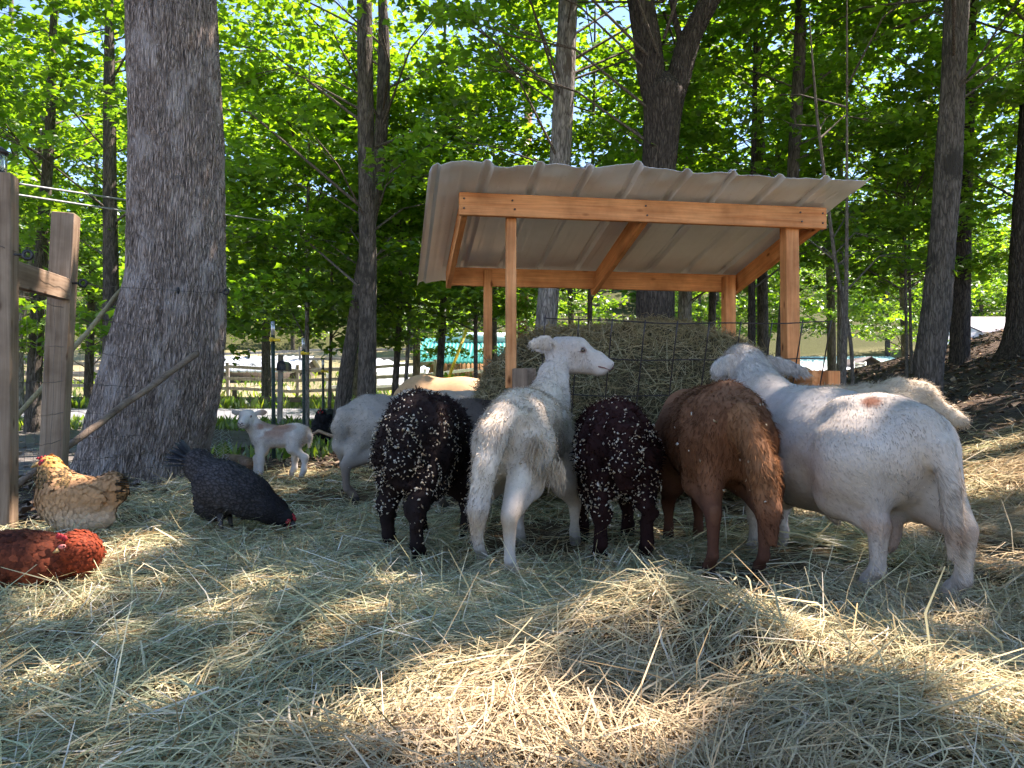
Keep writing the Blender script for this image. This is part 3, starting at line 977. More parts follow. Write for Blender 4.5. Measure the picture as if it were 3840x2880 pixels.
    # second stem of the crooked young tree is a tree of the same clump
    px_tree('young_tree', 'bent dark stem curving beside the crooked two-stemmed young tree', 9.5,
            [(1440, 3190, 3204), (1330, 3188, 3202), (1240, 3178, 3192), (1150, 3160, 3174), (1060, 3140, 3154), (960, 3122, 3136), (820, 3105, 3118)], 'bark_thin', 5.5, C(2.4, 5.2, 1.6, 45, 70, 0.10, 49), seg=10, step=0.12, group='slender trees in the woodland edge')

# leafy trees of the wood edge whose own trunks hardly show
def build_fill():
    protos = []
    for s in range(5):
        lean = (s - 2) * 0.04
        pts = [(0, 0, -0.3), (lean, 0, 2.5), (lean * 3, 0.05, 6), (lean * 4, 0, 9 + s * 0.6)]
        p, r = resample(pts, [0.16, 0.13, 0.10, 0.02], 0.3)
        v, q = tube_bark(p, r, 12, 0.08, s * 2.0)
        tm = np_mesh('trunk', v, q, None, True)
        axis = lambda z, p=p: (float(np.interp(z, p[:, 2], p[:, 0])), float(np.interp(z, p[:, 2], p[:, 1])))
        zlo = [1.3, 2.0, 1.0, 2.4, 1.6][s]
        (lv, lt, lc), G = crown_geo(axis, zlo, 8.6 + s * 0.6, 2.9, 96, 56, 0.165, 60 + s, (0.4, 0.95), clear=False)
        protos.append((tm, np_mesh('crown', lv, lt, lc), G.mesh('limbs', True)))
    for m, mat in ((0, 'bark_grey'), (1, 'leaf'), (2, 'bark_thin')):
        for pr in protos:
            pr[m].materials.append(M[mat])
    rng = np.random.default_rng(5)
    def put(px, Y, k, s, label, group, rz):
        x = (px - 1920) / F_PX * Y
        T = empty('leafy_tree', label, 'tree', (x, Y, gz1(x, Y)), rz, group)
        T.scale = (s, s, s * 1.05)
        for nm, me in zip(('trunk', 'crown', 'bough'), protos[k]):
            o = link(nm, me, None, T)
            if nm != 'trunk':
                o['kind'] = 'stuff'
    # leafy trees by where they stand: (px, depth, label)
    left = [(-330, 13.5, 'sunlit leafy tree in the thicket at the far edge, behind the nearer gate post'),
            (120, 14.5, 'sunlit leafy tree in the thicket directly behind the gate rail'),
            (420, 13.0, 'sunlit leafy tree in the thicket touching the massive trunk'),
            (-80, 22.5, 'sunlit leafy tree across the road, behind the two pale leaning trunks'),
            (330, 23.5, 'sunlit leafy tree across the road, between pale trunks and massive trunk')]
    for px, Y, lab in left:
        put(px, Y, int(rng.integers(0, 5)), rng.uniform(0.85, 1.1), lab, 'bright thicket trees', rng.uniform(0, 6.28))
    road = [(760, 23.5, 'leafy tree across the road just right of the massive trunk'), (1000, 25.0, 'leafy tree across the road behind the first metal fence post'),
            (1330, 24.0, 'leafy tree across the road behind the two crossed trunks'), (1560, 27.0, 'leafy tree across the road beside the white tarp')]
    for px, Y, lab in road:
        put(px, Y, int(rng.choice([1, 3])), rng.uniform(0.9, 1.15), lab, 'far verge trees', rng.uniform(0, 6.28))
    mid = [(1850, 21.0, 'leafy tree behind the left end of the shelter roof'), (2150, 26.0, 'leafy tree behind the pale patchy trunk'), (2420, 23.0, 'leafy tree right behind the forked tree'),
           (2750, 25.0, 'leafy tree behind the right end of the shelter roof')]
    for px, Y, lab in mid:
        put(px, Y, int(rng.integers(0, 5)), rng.uniform(0.75, 0.95), lab, 'wood behind the shelter', rng.uniform(0, 6.28))
    right = [(3120, 24.0, 'leafy tree just past the right roof corner, behind the crooked sapling'), (3400, 27.0, 'leafy tree behind the two thin saplings before the slope'),
             (3960, 20.0, 'leafy tree at the far edge, behind the broad trunk by the white house')]
    for px, Y, lab in right:
        put(px, Y, int(rng.choice([1, 3])), rng.uniform(0.85, 1.05), lab, 'wood before the white house', rng.uniform(0, 6.28))
    ORD = ('first', 'second', 'third', 'fourth', 'fifth', 'sixth', 'seventh', 'eighth', 'last')
    for k9, px in enumerate((2620, 2840, 2990, 3170, 3330, 3480, 3640, 3800, 4050)):
        put(px, rng.uniform(49, 58), int(rng.integers(0, 5)), rng.uniform(0.95, 1.2), ORD[k9] + ' from the left of the sunlit trees behind the long green-roofed building', 'trees behind the long building', rng.uniform(0, 6.28))
    lab_far = 'tall sunlit tree on the hillside above the farm buildings'
    for k in range(18):
        Y = rng.uniform(48, 64)
        px = -500 + 4900 * ((k * 0.618) % 1.0)
        put(px, Y, int(rng.integers(0, 5)), rng.uniform(0.95, 1.3) * (0.8 if px > 2500 else 1.0), lab_far, 'hillside trees above the farm', rng.uniform(0, 6.28))
    # the wood on the hill behind everything: one mass
    n = 90
    rng = np.random.default_rng(8)
    cen, rad = [], []
    for k in range(n):
        Y = rng.uniform(70, 115)
        x = rng.uniform(-0.95, 0.95) * Y
        b = gz1(x, Y)
        for j in range(24):
            cen.append((x + rng.normal(0, 2.3), Y + rng.normal(0, 2.3), b + rng.uniform(1.0, 9 if x < 0.3 * Y else 7)))
            rad.append(rng.uniform(1.3, 2.4))
    pos, size, kk = spray_leaves(np.array(cen), np.array(rad), 26, 0.75, rng, flat=0.3)
    tone = rng.uniform(0.6, 1.2, len(cen))[kk][:, None]
    g = rng.random((len(pos), 1))
    col = (np.array([[0.045, 0.105, 0.018]]) * (1 - g) + np.array([[0.095, 0.18, 0.03]]) * g) * tone
    lv, lt, lc = leaf_geo(pos, size, rng, 0.7, col)
    o = link('far_woodland', np_mesh('far_woodland', lv, lt, lc), M['leaf'], kind='stuff')
    tag(o, 'distant green woodland covering the hill behind the farm', 'woodland')

# unseen leaves added high over the yard to shade it, gaps cut for sun
def build_canopy():
    rng = np.random.default_rng(77)
    n = 58000
    sx, sy = SUN_DIR.x / SUN_DIR.z, SUN_DIR.y / SUN_DIR.z
    gx = rng.uniform(-5.2, 7.0, n)
    gy = rng.uniform(-2.6, 11.6, n)
    z = rng.uniform(7.2, 11.5, n)
    p = np.stack([gx, gy, gx * 0], -1)
    # clumped: leaves gather along sprays
    dens = vnoise(p, 0.9, 13.0) * 0.6 + vnoise(p, 2.6, 19.0) * 0.4
    keep = rng.random(n) < np.where((gx > -1.5) & (gx < 1.6) & (gy > 2.75) & (gy < 4.9), 1.0, np.clip((dens - 0.22) * 4.0, 0.05, 1))
    e = (vnoise(p, 5.0, 23.0) - 0.5) * 0.55 + (vnoise(p, 11.0, 29.0) - 0.5) * 0.35
    for cx, cyy, rx, ry in SUNNY:
        d = np.sqrt(((gx - cx) / (rx + 0.05)) ** 2 + ((gy - cyy) / (ry + 0.05)) ** 2)
        keep &= (d + e > 1.0)  # opens a gap in the added leaves over each planned sun patch
    far = np.clip((gy - 9.0) / 4.0, 0, 1)
    keep &= rng.random(n) > far * 0.75 * ((gx < -7) | (gx > 5))
    c = np.stack([gx + sx * z, gy + sy * z, z], -1)[keep]
    c = c[~((c[:, 1] > 6) & (blocked(c, rng)))]
    owners = {'maple_tree': None}
    trees = [o for o in COL.objects if o.parent is None and o.name.split('.')[0] in ('maple_tree', 'forked_tree') and o.location.y < 12.5]
    tp = np.array([(t.location.x, t.location.y) for t in trees])
    near = np.argmin(((c[:, None, :2] - tp[None]) ** 2).sum(-1), 1)
    for k, t in enumerate(trees):
        cc = c[near == k]
        if len(cc) < 50:
            continue
        cc = cc - np.array(t.location)
        lv, lt, lc = leaf_geo(cc, 0.165 * rng.uniform(0.75, 1.25, len(cc)), rng, 0.4)
        link('shade_canopy', np_mesh('shade_canopy', lv, lt, lc), M['leaf'], t, kind='stuff')
# ------------------------------------------------------------------ hay shelter and feeder
TH = math.radians(9.0)
SL = Vector((-0.33, 4.75, 0))            # left end of the front roof beam
SE = Vector((math.cos(TH), math.sin(TH), 0))
SN = Vector((-math.sin(TH), math.cos(TH), 0))
def S(s, n, z):
    return SL + SE * s + SN * n + Vector((0, 0, z))
ROOF_Z0, ROOF_K = 1.965, -0.20           # underside of the roof at the front beam, fall per metre
def roof_z(n):
    return ROOF_Z0 + ROOF_K * n

def m_roof():
    t = NT('roof_metal')
    vec = t.coord()
    n1 = t.noise(vec, 3.0, 5, 0.6)
    n2 = t.noise(vec, 90, 2)
    c = t.ramp(n1, [(0.3, (0.66, 0.71, 0.77)), (0.7, (0.76, 0.81, 0.87))])
    sp = t.ramp(n2, [(0.22, (0.55, 0.5, 0.45)), (0.32, (1, 1, 1))])
    c = t.mix(1.0, c, sp, 'MULTIPLY')
    return t.bsdf(c, 0.36, 0.5, t.bump(n1, 0.2, 0.015), 0.0)

def build_shelter():
    T = empty('hay_shelter', 'open timber hay feeder under a tan ribbed metal roof', 'shelter', S(1.22, 0.6, 0))
    W = M['cedar']
    def bm(nm, a, b, w, h, mat=W, **kw):
        return beam(nm, a, b, w, h, mat, T, **kw)
    h = 0.14
    zf = roof_z(0.0) - 0.012 - h / 2
    fb = bm('front_beam', S(0, -0.02, zf), S(2.44, -0.02, zf), 0.038, h)
    zb = roof_z(1.22) - 0.012 - h / 2
    bm('back_beam', S(0.04, 1.22, zb), S(2.40, 1.22, zb), 0.038, h)
    for s in (0.035, 1.20, 2.40):
        bm('rafter', S(s, 0.003, roof_z(0.0) - 0.012 - 0.07), S(s, 1.30, roof_z(1.30) - 0.012 - 0.07 - (0.0 if s != 1.2 else 0.03)), 0.04, 0.138)
    posts = [(0.335, 0.05, 0.062, 0.75, zf - 0.05), (2.22, 0.05, 0.092, 0.865, zf + 0.02), (0.33, 1.17, 0.062, 0.0, zb + 0.05), (2.30, 1.17, 0.088, 0.0, zb + 0.05)]
    for s, n, w, z0, z1 in posts:
        bm('post', S(s, n, z0), S(s, n, z1), w, w, up=tuple(SN))
    # feeder box
    O = M['oldwood']
    for s in (0.335, 2.26):
        bm('side_beam', S(s + (0.09 if s < 1 else 0.07), -0.10, 0.80), S(s + (0.09 if s < 1 else 0.07), 1.1, 0.80), 0.085, 0.14, O if s < 1 else W)
    for s, n in ((0.36, -0.145), (2.40, -0.14), (0.36, 1.05), (2.38, 1.05)):
        bm('leg', S(s, n, 0.0), S(s, n, 0.865), 0.088, 0.06, O if s < 1 else W, up=tuple(SN))
    bm('bottom_rail', S(0.40, -0.15, 0.215), S(2.36, -0.15, 0.215), 0.04, 0.13, O)
    bm('bottom_rail', S(0.40, 1.05, 0.215), S(2.36, 1.05, 0.215), 0.04, 0.13, O)
    # screws
    for s, dz in ((0.03, 0.03), (0.03, -0.03), (0.33, 0.03), (0.345, -0.025), (1.19, 0.03), (1.20, -0.03), (2.25, 0.03), (2.26, -0.03), (2.41, 0.03), (2.41, -0.035)):
        G = Geo()
        G.tube([tuple(S(s, -0.046, zf + dz)), tuple(S(s, -0.030, zf + dz))], 0.006, 8)
        o = link('screw', G.mesh('screw'), M['screw'])
        o.parent = T
        o.matrix_parent_inverse = Matrix.Translation(T.location).inverted()
    # roof sheets: ribs every 23 cm, dented front edge
    RM = m_roof()
    def sheet(s0, s1, lift, seed, curl=0.0):
        ss = np.linspace(s0, s1, int((s1 - s0) / 0.0095))
        nn = np.concatenate([np.linspace(-0.36, 0.1, 26), np.linspace(0.15, 1.55, 24)])
        A, B = np.meshgrid(ss, nn, indexing='ij')
        ph = (A - s0) % 0.305
        rib = np.clip(1 - np.abs(ph - 0.034) / 0.034, 0, 0.55) / 0.55 * 0.024
        minor = (np.clip(1 - np.abs(ph - 0.125) / 0.016, 0, 0.6) + np.clip(1 - np.abs(ph - 0.20) / 0.016, 0, 0.6)) * 0.0035
        p = np.stack([A, B, A * 0 + seed], -1)
        edge = np.clip((-B - 0.02) / 0.38, 0, 1) ** 1.3
        dent = ((vnoise(p, 4.0) - 0.5) * 0.055 + (vnoise(p, 9.0, 4.0) - 0.5) * 0.022) * edge
        dent += (vnoise(p, 6.0, 8.0) - 0.5) * 0.006
        z = ROOF_Z0 + ROOF_K * B + rib + minor + dent + lift
        if curl:
            z -= curl * np.clip((s0 + 0.22 - A) / 0.22, 0, 1) ** 1.5
        v = np.stack([SL.x + SE.x * A + SN.x * B, SL.y + SE.y * A + SN.y * B, z], -1)
        nx, ny = A.shape
        i = np.arange(nx - 1)[:, None] * ny + np.arange(ny - 1)[None]
        q = np.stack([i, i + 1, i + ny + 1, i + ny], -1).reshape(-1, 4)
        v = v.reshape(-1, 3)
        # a second skin gives the sheet its thickness
        v2 = v + np.array([0, 0, 0.0016])
        vv = np.concatenate([v, v2])
        qq = np.concatenate([q, q[:, ::-1] + len(v)])
        rim = np.concatenate([np.arange(ny - 1), (nx - 1) * ny + np.arange(ny - 1)])
        e1 = np.stack([rim, rim + 1, rim + 1 + len(v), rim + len(v)], -1)
        r2 = np.concatenate([np.arange(nx - 1) * ny, np.arange(nx - 1) * ny + ny - 1])
        e2 = np.stack([r2, r2 + ny, r2 + ny + len(v), r2 + len(v)], -1)
        vv = vv - np.array(T.location)
        o = link('roof_sheet', np_mesh('roof_sheet', vv, np.concatenate([qq, e1, e2]), None, True), RM, T)
        o.data.shade_smooth()
        o.data.set_sharp_from_angle(angle=math.radians(9))
        return o
    sheet(-0.20, 0.775, 0.004, 1.0, 0.05)
    sheet(0.70, 1.66, 0.010, 5.0)
    sheet(1.60, 2.55, 0.004, 9.0)
    # welded wire panel leaning out in front of the hay
    pan = link('wire_panel', None, None, T)
    top_n, bot_n, zt, zb2 = -0.36, -0.10, 1.155, 0.36
    def pw(s, t):
        sag = 0.022 * math.sin(PI * min(max((s - 0.4) / 1.8, 0), 1)) * (1 - t)
        return S(s, top_n * (1 - t) + bot_n * t, zt * (1 - t) + zb2 * t - sag)
    def rod(nm, pts, r):
        G = Geo()
        G.tube([tuple(Vector(q) - T.location) for q in pts], r, 6)
        link(nm, G.mesh(nm, True), M['rod'], pan)
    for t in (0.0, 0.28, 0.56, 0.84, 1.0):
        rod('horizontal_rod', [pw(s, t) + Vector((0, 0, 0.004 * math.sin(s * 9 + t * 5))) for s in np.linspace(0.46, 2.27, 20)], 0.0042)
    for k in range(10):
        s = 0.47 + k * 0.2005
        s = min(s, 2.26)
        rod('upright_rod', [pw(s, t) + SN * -0.006 for t in np.linspace(-0.015, 1.0, 8)], 0.0042)
    return T

def build_bale():
    T = empty('hay_bale', 'big rounded hay bale behind the wire panel of the shelter', 'hay bale', S(1.27, 0.5, 0))
    rng = np.random.default_rng(41)
    nu, nv = 90, 60
    u = np.linspace(0, 2 * PI, nu, endpoint=False)
    w = np.linspace(0.02, 1, nv)
    def surf(U, V):
        "V 0 at the top centre, 1 at the foot"
        ang = V * PI * 0.62
        rr = np.sin(np.clip(ang, 0, PI / 2)) ** 0.55 * np.where(ang > PI / 2, 1 - 0.45 * (ang - PI / 2), 1)
        c, s = np.cos(U), np.sin(U)
        ex = 0.42
        cx = np.sign(c) * np.abs(c) ** ex
        sy = np.sign(s) * np.abs(s) ** ex
        x = cx * rr * 1.02
        y = sy * rr * 0.56
        z = 0.60 + np.where(ang < PI / 2, np.cos(np.clip(ang, 0, PI / 2)) ** 0.8 * 0.60, -(ang - PI / 2) * 1.2)
        p = np.stack([x, y, z], -1)
        b = (vnoise(p, 3.0, 2.0) - 0.5) * 0.12 + (vnoise(p, 9.0, 6.0) - 0.5) * 0.05
        tilt = 0.10 * x
        return np.stack([x * (1 + b), y * (1 + b), z + b * 0.6 - np.abs(tilt) * 0.5 - np.maximum(0, x - 0.5) * 0.25], -1)
    U, V = np.meshgrid(u, w, indexing='ij')
    v = surf(U, V)
    R = np.array(Matrix.Rotation(TH, 3, 'Z'))
    i = np.arange(nu)[:, None] * nv
    i2 = ((np.arange(nu) + 1) % nu)[:, None] * nv
    k = np.arange(nv - 1)[None]
    q = np.stack([i + k, i + k + 1, i2 + k + 1, i2 + k], -1).reshape(-1, 4)
    vv = v.reshape(-1, 3) @ R.T
    n = vnoise(vv, 12.0)[:, None]
    me = np_mesh('core', vv, q, np.array([[0.06, 0.048, 0.026]]) * (0.5 + n), True)
    link('core', me, M['litter'], T)
    m = 30000
    p, nr = sample(v.reshape(-1, 3), q, m, rng)
    nr = np.where((np.sum(nr * (p - np.array([0, 0, 0.6])), -1) < 0)[:, None], -nr, nr)
    du = norm(np.cross(nr, np.array([[0.05, 0, 1.0]])))
    dv = np.cross(nr, du)
    a = rng.uniform(0, 2 * PI, m)
    comb = np.where(rng.random(m) < 0.5, rng.normal(0, 0.5, m), a)
    d = norm(du) * np.cos(comb)[:, None] + norm(dv) * np.sin(comb)[:, None] + nr * rng.normal(0.18, 0.32, m)[:, None] + np.array([[0, 0, -0.15]])
    L = rng.gamma(3, 0.035, m) + 0.04
    p = p + nr * (rng.random(m)[:, None] * 0.03)
    W = rng.uniform(0.0026, 0.0058, m)
    bend = rng.normal(0, 0.12, (m, 3)) * L[:, None] + np.array([[0, 0, -0.02]])
    cols = np.array([(0.30, 0.25, 0.13), (0.20, 0.19, 0.10), (0.15, 0.12, 0.065), (0.36, 0.28, 0.15), (0.11, 0.10, 0.06), (0.42, 0.38, 0.24)])
    c = cols[rng.integers(0, 6, m)] * rng.uniform(0.7, 1.2, (m, 1))
    top = np.clip((p[:, 2] - 0.95) / 0.2, 0, 1)[:, None]
    c = c * (1 - top * 0.5) + np.array([[0.36, 0.26, 0.12]]) * top * 0.5
    v, q, c = ribbons(p @ R.T, d @ R.T, L, W, norm(nr @ R.T + rng.normal(0, 0.5, (m, 3))), bend, c)
    link('loose_stalks', np_mesh('loose_stalks', v, q, c), M['straw'], T, kind='stuff')

# ------------------------------------------------------------------ gate, fence, poles
def insulator(parent, p, d):
    "black ring insulator on a screw shank"
    G = Geo()
    p, d = Vector(p), Vector(d).normalized()
    up = Vector((0, 0, 1))
    s = d.cross(up).normalized()
    c = p + d * 0.055
    ring = [tuple(c + (d * math.cos(a) + up * math.sin(a)) * 0.022) for a in np.linspace(0, 2 * PI, 13)]
    G.tube(ring, 0.009, 7, False)
    G.tube([tuple(p - d * 0.01), tuple(p + d * 0.035)], 0.006, 6)
    off = parent.location
    o = link('insulator', G.mesh('insulator', True), M['black_plastic'])
    o.parent = parent
    o.matrix_parent_inverse = Matrix.Translation(off).inverted()
    return o

def wire_run(G, a, b, r=0.0016, n=26, sag=0.01, seed=0):
    rng = np.random.default_rng(seed)
    a, b = np.array(a), np.array(b)
    t = np.linspace(0, 1, n)[:, None]
    p = a * (1 - t) + b * t
    p[:, 2] -= 4 * sag * (t * (1 - t))[:, 0]
    p += rng.normal(0, 0.004, p.shape) * (np.sin(t * PI) > 0.05)
    G.tube(p, r, 4, False)

def build_gate():
    x1, y1, x2, y2 = -2.69, 4.05, -2.92, 5.0
    z1, z2 = 1.86, 1.885
    T = empty('gate_frame', 'weathered wooden gate frame of two square posts joined by a rail', 'gate frame', (x2, y2, 0))
    W = M['treated']
    d = Vector((x2 - x1, y2 - y1, 0)).normalized()
    beam('post', (x1 + 0.03, y1, -0.1), (x1, y1, z1), 0.12, 0.12, W, T, up=tuple(d))
    beam('post', (x2 - 0.05, y2, -0.1), (x2 + 0.02, y2, z2), 0.135, 0.135, W, T, up=tuple(d))
    beam('rail', (x1 + 0.03, y1 + 0.02, 1.345), (x2 + 0.06, y2 - 0.07, 1.385), 0.06, 0.14, W, T)
    insulator(T, P(60, 955, 4.0), (1, 0.2, 0))
    insulator(T, P(278, 1062, 4.98), (1, 0.1, 0))
    # lantern on the nearer post
    Lt = empty('lantern', 'small glass lantern on top of the nearer gate post', 'lantern', (x1 - 0.02, y1, z1))
    g = Geo()
    g.tube([(0, 0, 0.0), (0, 0, 0.012)], 0.042, 16)
    link('base', g.mesh('base'), M['black_plastic'], Lt)
    t = NT('lantern_glass')
    t.bsdf((0.75, 0.85, 0.75), 0.05, 0.5, None, 0, Transmission_Weight=0.9)
    g = Geo()
    g.tube([(0, 0, 0.012), (0, 0, 0.03), (0, 0, 0.09), (0, 0, 0.11)], [0.034, 0.040, 0.040, 0.034], 16)
    link('glass', g.mesh('glass', True), t.m, Lt)
    g = Geo()
    g.tube([(0, 0, 0.11), (0, 0, 0.125), (0, 0, 0.15)], [0.046, 0.046, 0.016], 16)
    link('cap', g.mesh('cap'), M['rod'], Lt)
    g = Geo()
    g.tube([(0, 0, 0.012), (0, 0, 0.05)], [0.018, 0.014], 10)
    link('candle', g.mesh('candle'), M['black_plastic'], Lt)

def build_fence():
    posts = [(1030, 9.0, 1205), (1143, 11.0, 1268), (1215, 13.3, 1345)]
    p0 = P(1030, 1500, 9.0)
    T = empty('wire_fence', 'wire netting fence on dark metal posts running back past the lamb', 'fence', (p0.x, 9.0, 0))
    base = []
    for px, Y, pyt in posts:
        top = P(px, pyt, Y)
        b = Vector((top.x, Y, gz1(top.x, Y)))
        base.append((b, top.z))
        h = top.z - b.z
        tilt = P(px - 6, 1600, Y).x - top.x
        me = Geo().box((-0.004, -0.02, -0.1), (0.004, 0.02, h - 0.16)).box((-0.022, 0.0201, -0.1), (0.022, 0.026, h - 0.16))
        for q in range(9):
            zz = 0.15 + q * (h - 0.4) / 9
            me.box((-0.012, -0.028, zz), (0.012, -0.0195, zz + 0.02))
        o = link('fence_post', me.mesh('fence_post'), M['tpost'], T, b - T.location)
        o.rotation_euler = (0, -0.015, 0.15)
        cap = Geo().box((-0.0045, -0.0205, h - 0.159), (0.0045, 0.0205, h)).box((-0.0225, 0.0206, h - 0.159), (0.0225, 0.0265, h))
        link('painted_tip', cap.mesh('painted_tip'), M['galv'], o)
        ins = Geo().box((-0.035, -0.035, h - 0.235), (0.085, 0.034, h - 0.205)).box((-0.03, -0.04, h - 0.225), (0.01, 0.04, h - 0.19))
        link('yellow_insulator', ins.mesh('yellow_insulator'), M['yellow'], o)
    # run of the netting: near gate post, far gate post, big trunk, the metal posts, the leaning trunk
    line = [(-2.66, 4.05), (-2.90, 5.05), (-2.95, 6.45), (-2.62, 6.95), (base[0][0].x, 9.0), (base[1][0].x, 11.0), (base[2][0].x, 13.3), (-2.72, 14.2)]
    hts = [1.22, 1.25, 1.25, 1.25, 1.40, 1.38, 1.30, 1.25]
    rows = [0.0, 0.10, 0.2, 0.32, 0.46, 0.62, 0.8, 1.0]
    off = np.array(T.location)
    for k in range(len(line) - 1):
        if k == 2:
            continue
        a, b = line[k], line[k + 1]
        ga, gb = gz1(*a), gz1(*b)
        G = Geo()
        for r in rows:
            wire_run(G, np.array((a[0], a[1], ga + 0.04 + hts[k] * r)) - off, np.array((b[0], b[1], gb + 0.04 + hts[k + 1] * r)) - off, 0.0016, 14, 0.012, k * 10 + int(r * 100))
        L = math.hypot(b[0] - a[0], b[1] - a[1])
        nv = int(L / 0.14)
        rng = np.random.default_rng(k)
        for j in range(1, nv):
            t = j / nv
            x, y = a[0] + (b[0] - a[0]) * t, a[1] + (b[1] - a[1]) * t
            g = gz1(x, y)
            h = hts[k] * (1 - t) + hts[k + 1] * t
            pts = np.array([(x + rng.normal(0, 0.006), y + rng.normal(0, 0.006), g + 0.04 + h * q) for q in np.linspace(0, 1, 7)])
            G.tube(pts - off, 0.0013, 3, False)
        link('netting', G.mesh('netting'), M['wire'], T, kind='stuff')
    # single strands higher up
    G = Geo()
    wire_run(G, np.array(P(-60, 905, 3.9)) - off, np.array(P(95, 955, 4.1)) - off, 0.0016, 8, 0.0, 1)
    wire_run(G, np.array(P(95, 955, 4.1)) - off, np.array(P(300, 1065, 5.0)) - off, 0.0016, 12, 0.01, 2)
    wire_run(G, np.array(P(300, 1065, 5.0)) - off, np.array(P(690, 1093, 6.38)) - off, 0.0016, 12, 0.0, 3)
    wire_run(G, np.array(P(690, 1093, 6.38)) - off, np.array(P(842, 1097, 6.6)) - off, 0.0016, 6, 0.0, 4)
    wire_run(G, np.array(P(842, 1097, 6.6)) - off, np.array(P(1040, 1225, 9.0)) - off, 0.0016, 12, 0.03, 5)
    link('live_wire', G.mesh('live_wire'), M['wire'], T, kind='stuff')
    # the ring insulators screwed into the big trunk carry the strand
    insulator(T, P(672, 1093, 6.42), (0.3, -1, 0))
    insulator(T, P(826, 1096, 6.62), (1, -0.2, 0))

    def pole(nm, lab, a, b, r, mat, seed):
        rng = np.random.default_rng(seed)
        a, b = np.array(a), np.array(b)
        t = np.linspace(0, 1, 24)[:, None]
        p = a * (1 - t) + b * t
        w = np.cumsum(rng.normal(0, 0.004, (24, 3)), 0)
        w -= w[-1] * t
        p = p + w
        rr = r * (1.05 - 0.2 * t[:, 0]) * (1 + 0.06 * np.sin(np.arange(24) * 1.7))
        G = Geo().tube(p - b, rr, 12)
        o = link(nm, G.mesh(nm, True), M[mat], None, tuple(b))
        tag(o, lab, 'pole')
    pole('brace_pole', 'thick brown pole propped diagonally against the massive tree trunk', P(738, 1326, 6.32), P(-160, 1990, 4.6), 0.025, 'pole', 1)
    pole('brace_pole', 'thin yellowish pole slanting down behind the gate posts', P(455, 1088, 6.9), P(-60, 1720, 5.3), 0.020, 'palepole', 2)

    # a loose hank of chicken wire hanging beside the trunk
    G = Geo()
    rng = np.random.default_rng(3)
    c0 = P(822, 1690, 6.9)
    hx, hz = 0.020, 0.028
    cols_, rws = 15, 26
    def pt(i, j):
        x = (i - cols_ / 2) * hx * (0.75 + 0.25 * math.sin(j * 0.4))
        y = 0.05 * math.sin(i * 1.3 + j * 0.15) + 0.03 * math.sin(j * 0.5)
        return (x + 0.02 * math.sin(j * 0.25), y, j * hz * 0.62 - 0.02)
    for j in range(rws):
        for i in range(cols_):
            if (i + j) % 2 == 0:
                a = pt(i, j)
                for di, dj in ((1, 1), (-1, 1)):
                    b = pt(i + di, j + dj)
                    G.tube([a, b], 0.0012, 3, False)
    o = link('chicken_wire', G.mesh('chicken_wire'), M['galv'], None, (c0.x, 6.9, gz1(c0.x, 6.9) + 0.02))
    tag(o, 'crumpled hank of pale chicken wire hanging beside the massive trunk', 'chicken wire')

    # fallen wood
    def log(nm, lab, cat, pts, r, mat):
        b = Vector(pts[0])
        G = Geo().tube([tuple(Vector(p) - b) for p in pts], r, 10)
        tag(link(nm, G.mesh(nm, True), M[mat], None, b), lab, cat)
    log('fallen_branch', 'crooked fallen branch on the ground before the black rooster', 'branch',
        [P(1165, 1622, 10.5) + Vector((0, 0, -.04)), P(1195, 1616, 10.5), P(1232, 1630, 10.4), P(1262, 1640, 10.3), P(1300, 1642, 10.2)], [0.02, 0.024, 0.022, 0.02, 0.015], 'oldwood')
    log('cut_log', 'short weathered log lying between the grey hen and the lamb', 'log',
        [P(845, 1722, 7.3), P(900, 1730, 7.2), P(935, 1740, 7.1)], [0.055, 0.06, 0.055], 'oldwood')
    rng = np.random.default_rng(9)
    G = Geo()
    c = P(1284, 1646, 11.2)
    for k in range(60):
        G.ball(rng.normal(0, 1, 3) * np.array([0.06, 0.05, 0.03]) + np.array([0, 0, 0.06]), rng.uniform(0.015, 0.035), 6, 4)
    o = link('leaf_heap', G.mesh('leaf_heap'), m_plain('rust_clod', (0.24, 0.12, 0.08), 0.9, 0.1, 0.4, 30), None, (c.x, 11.2, gz1(c.x, 11.2)))
    tag(o, 'small rust-brown heap of dead leaves beside the black rooster', 'heap')

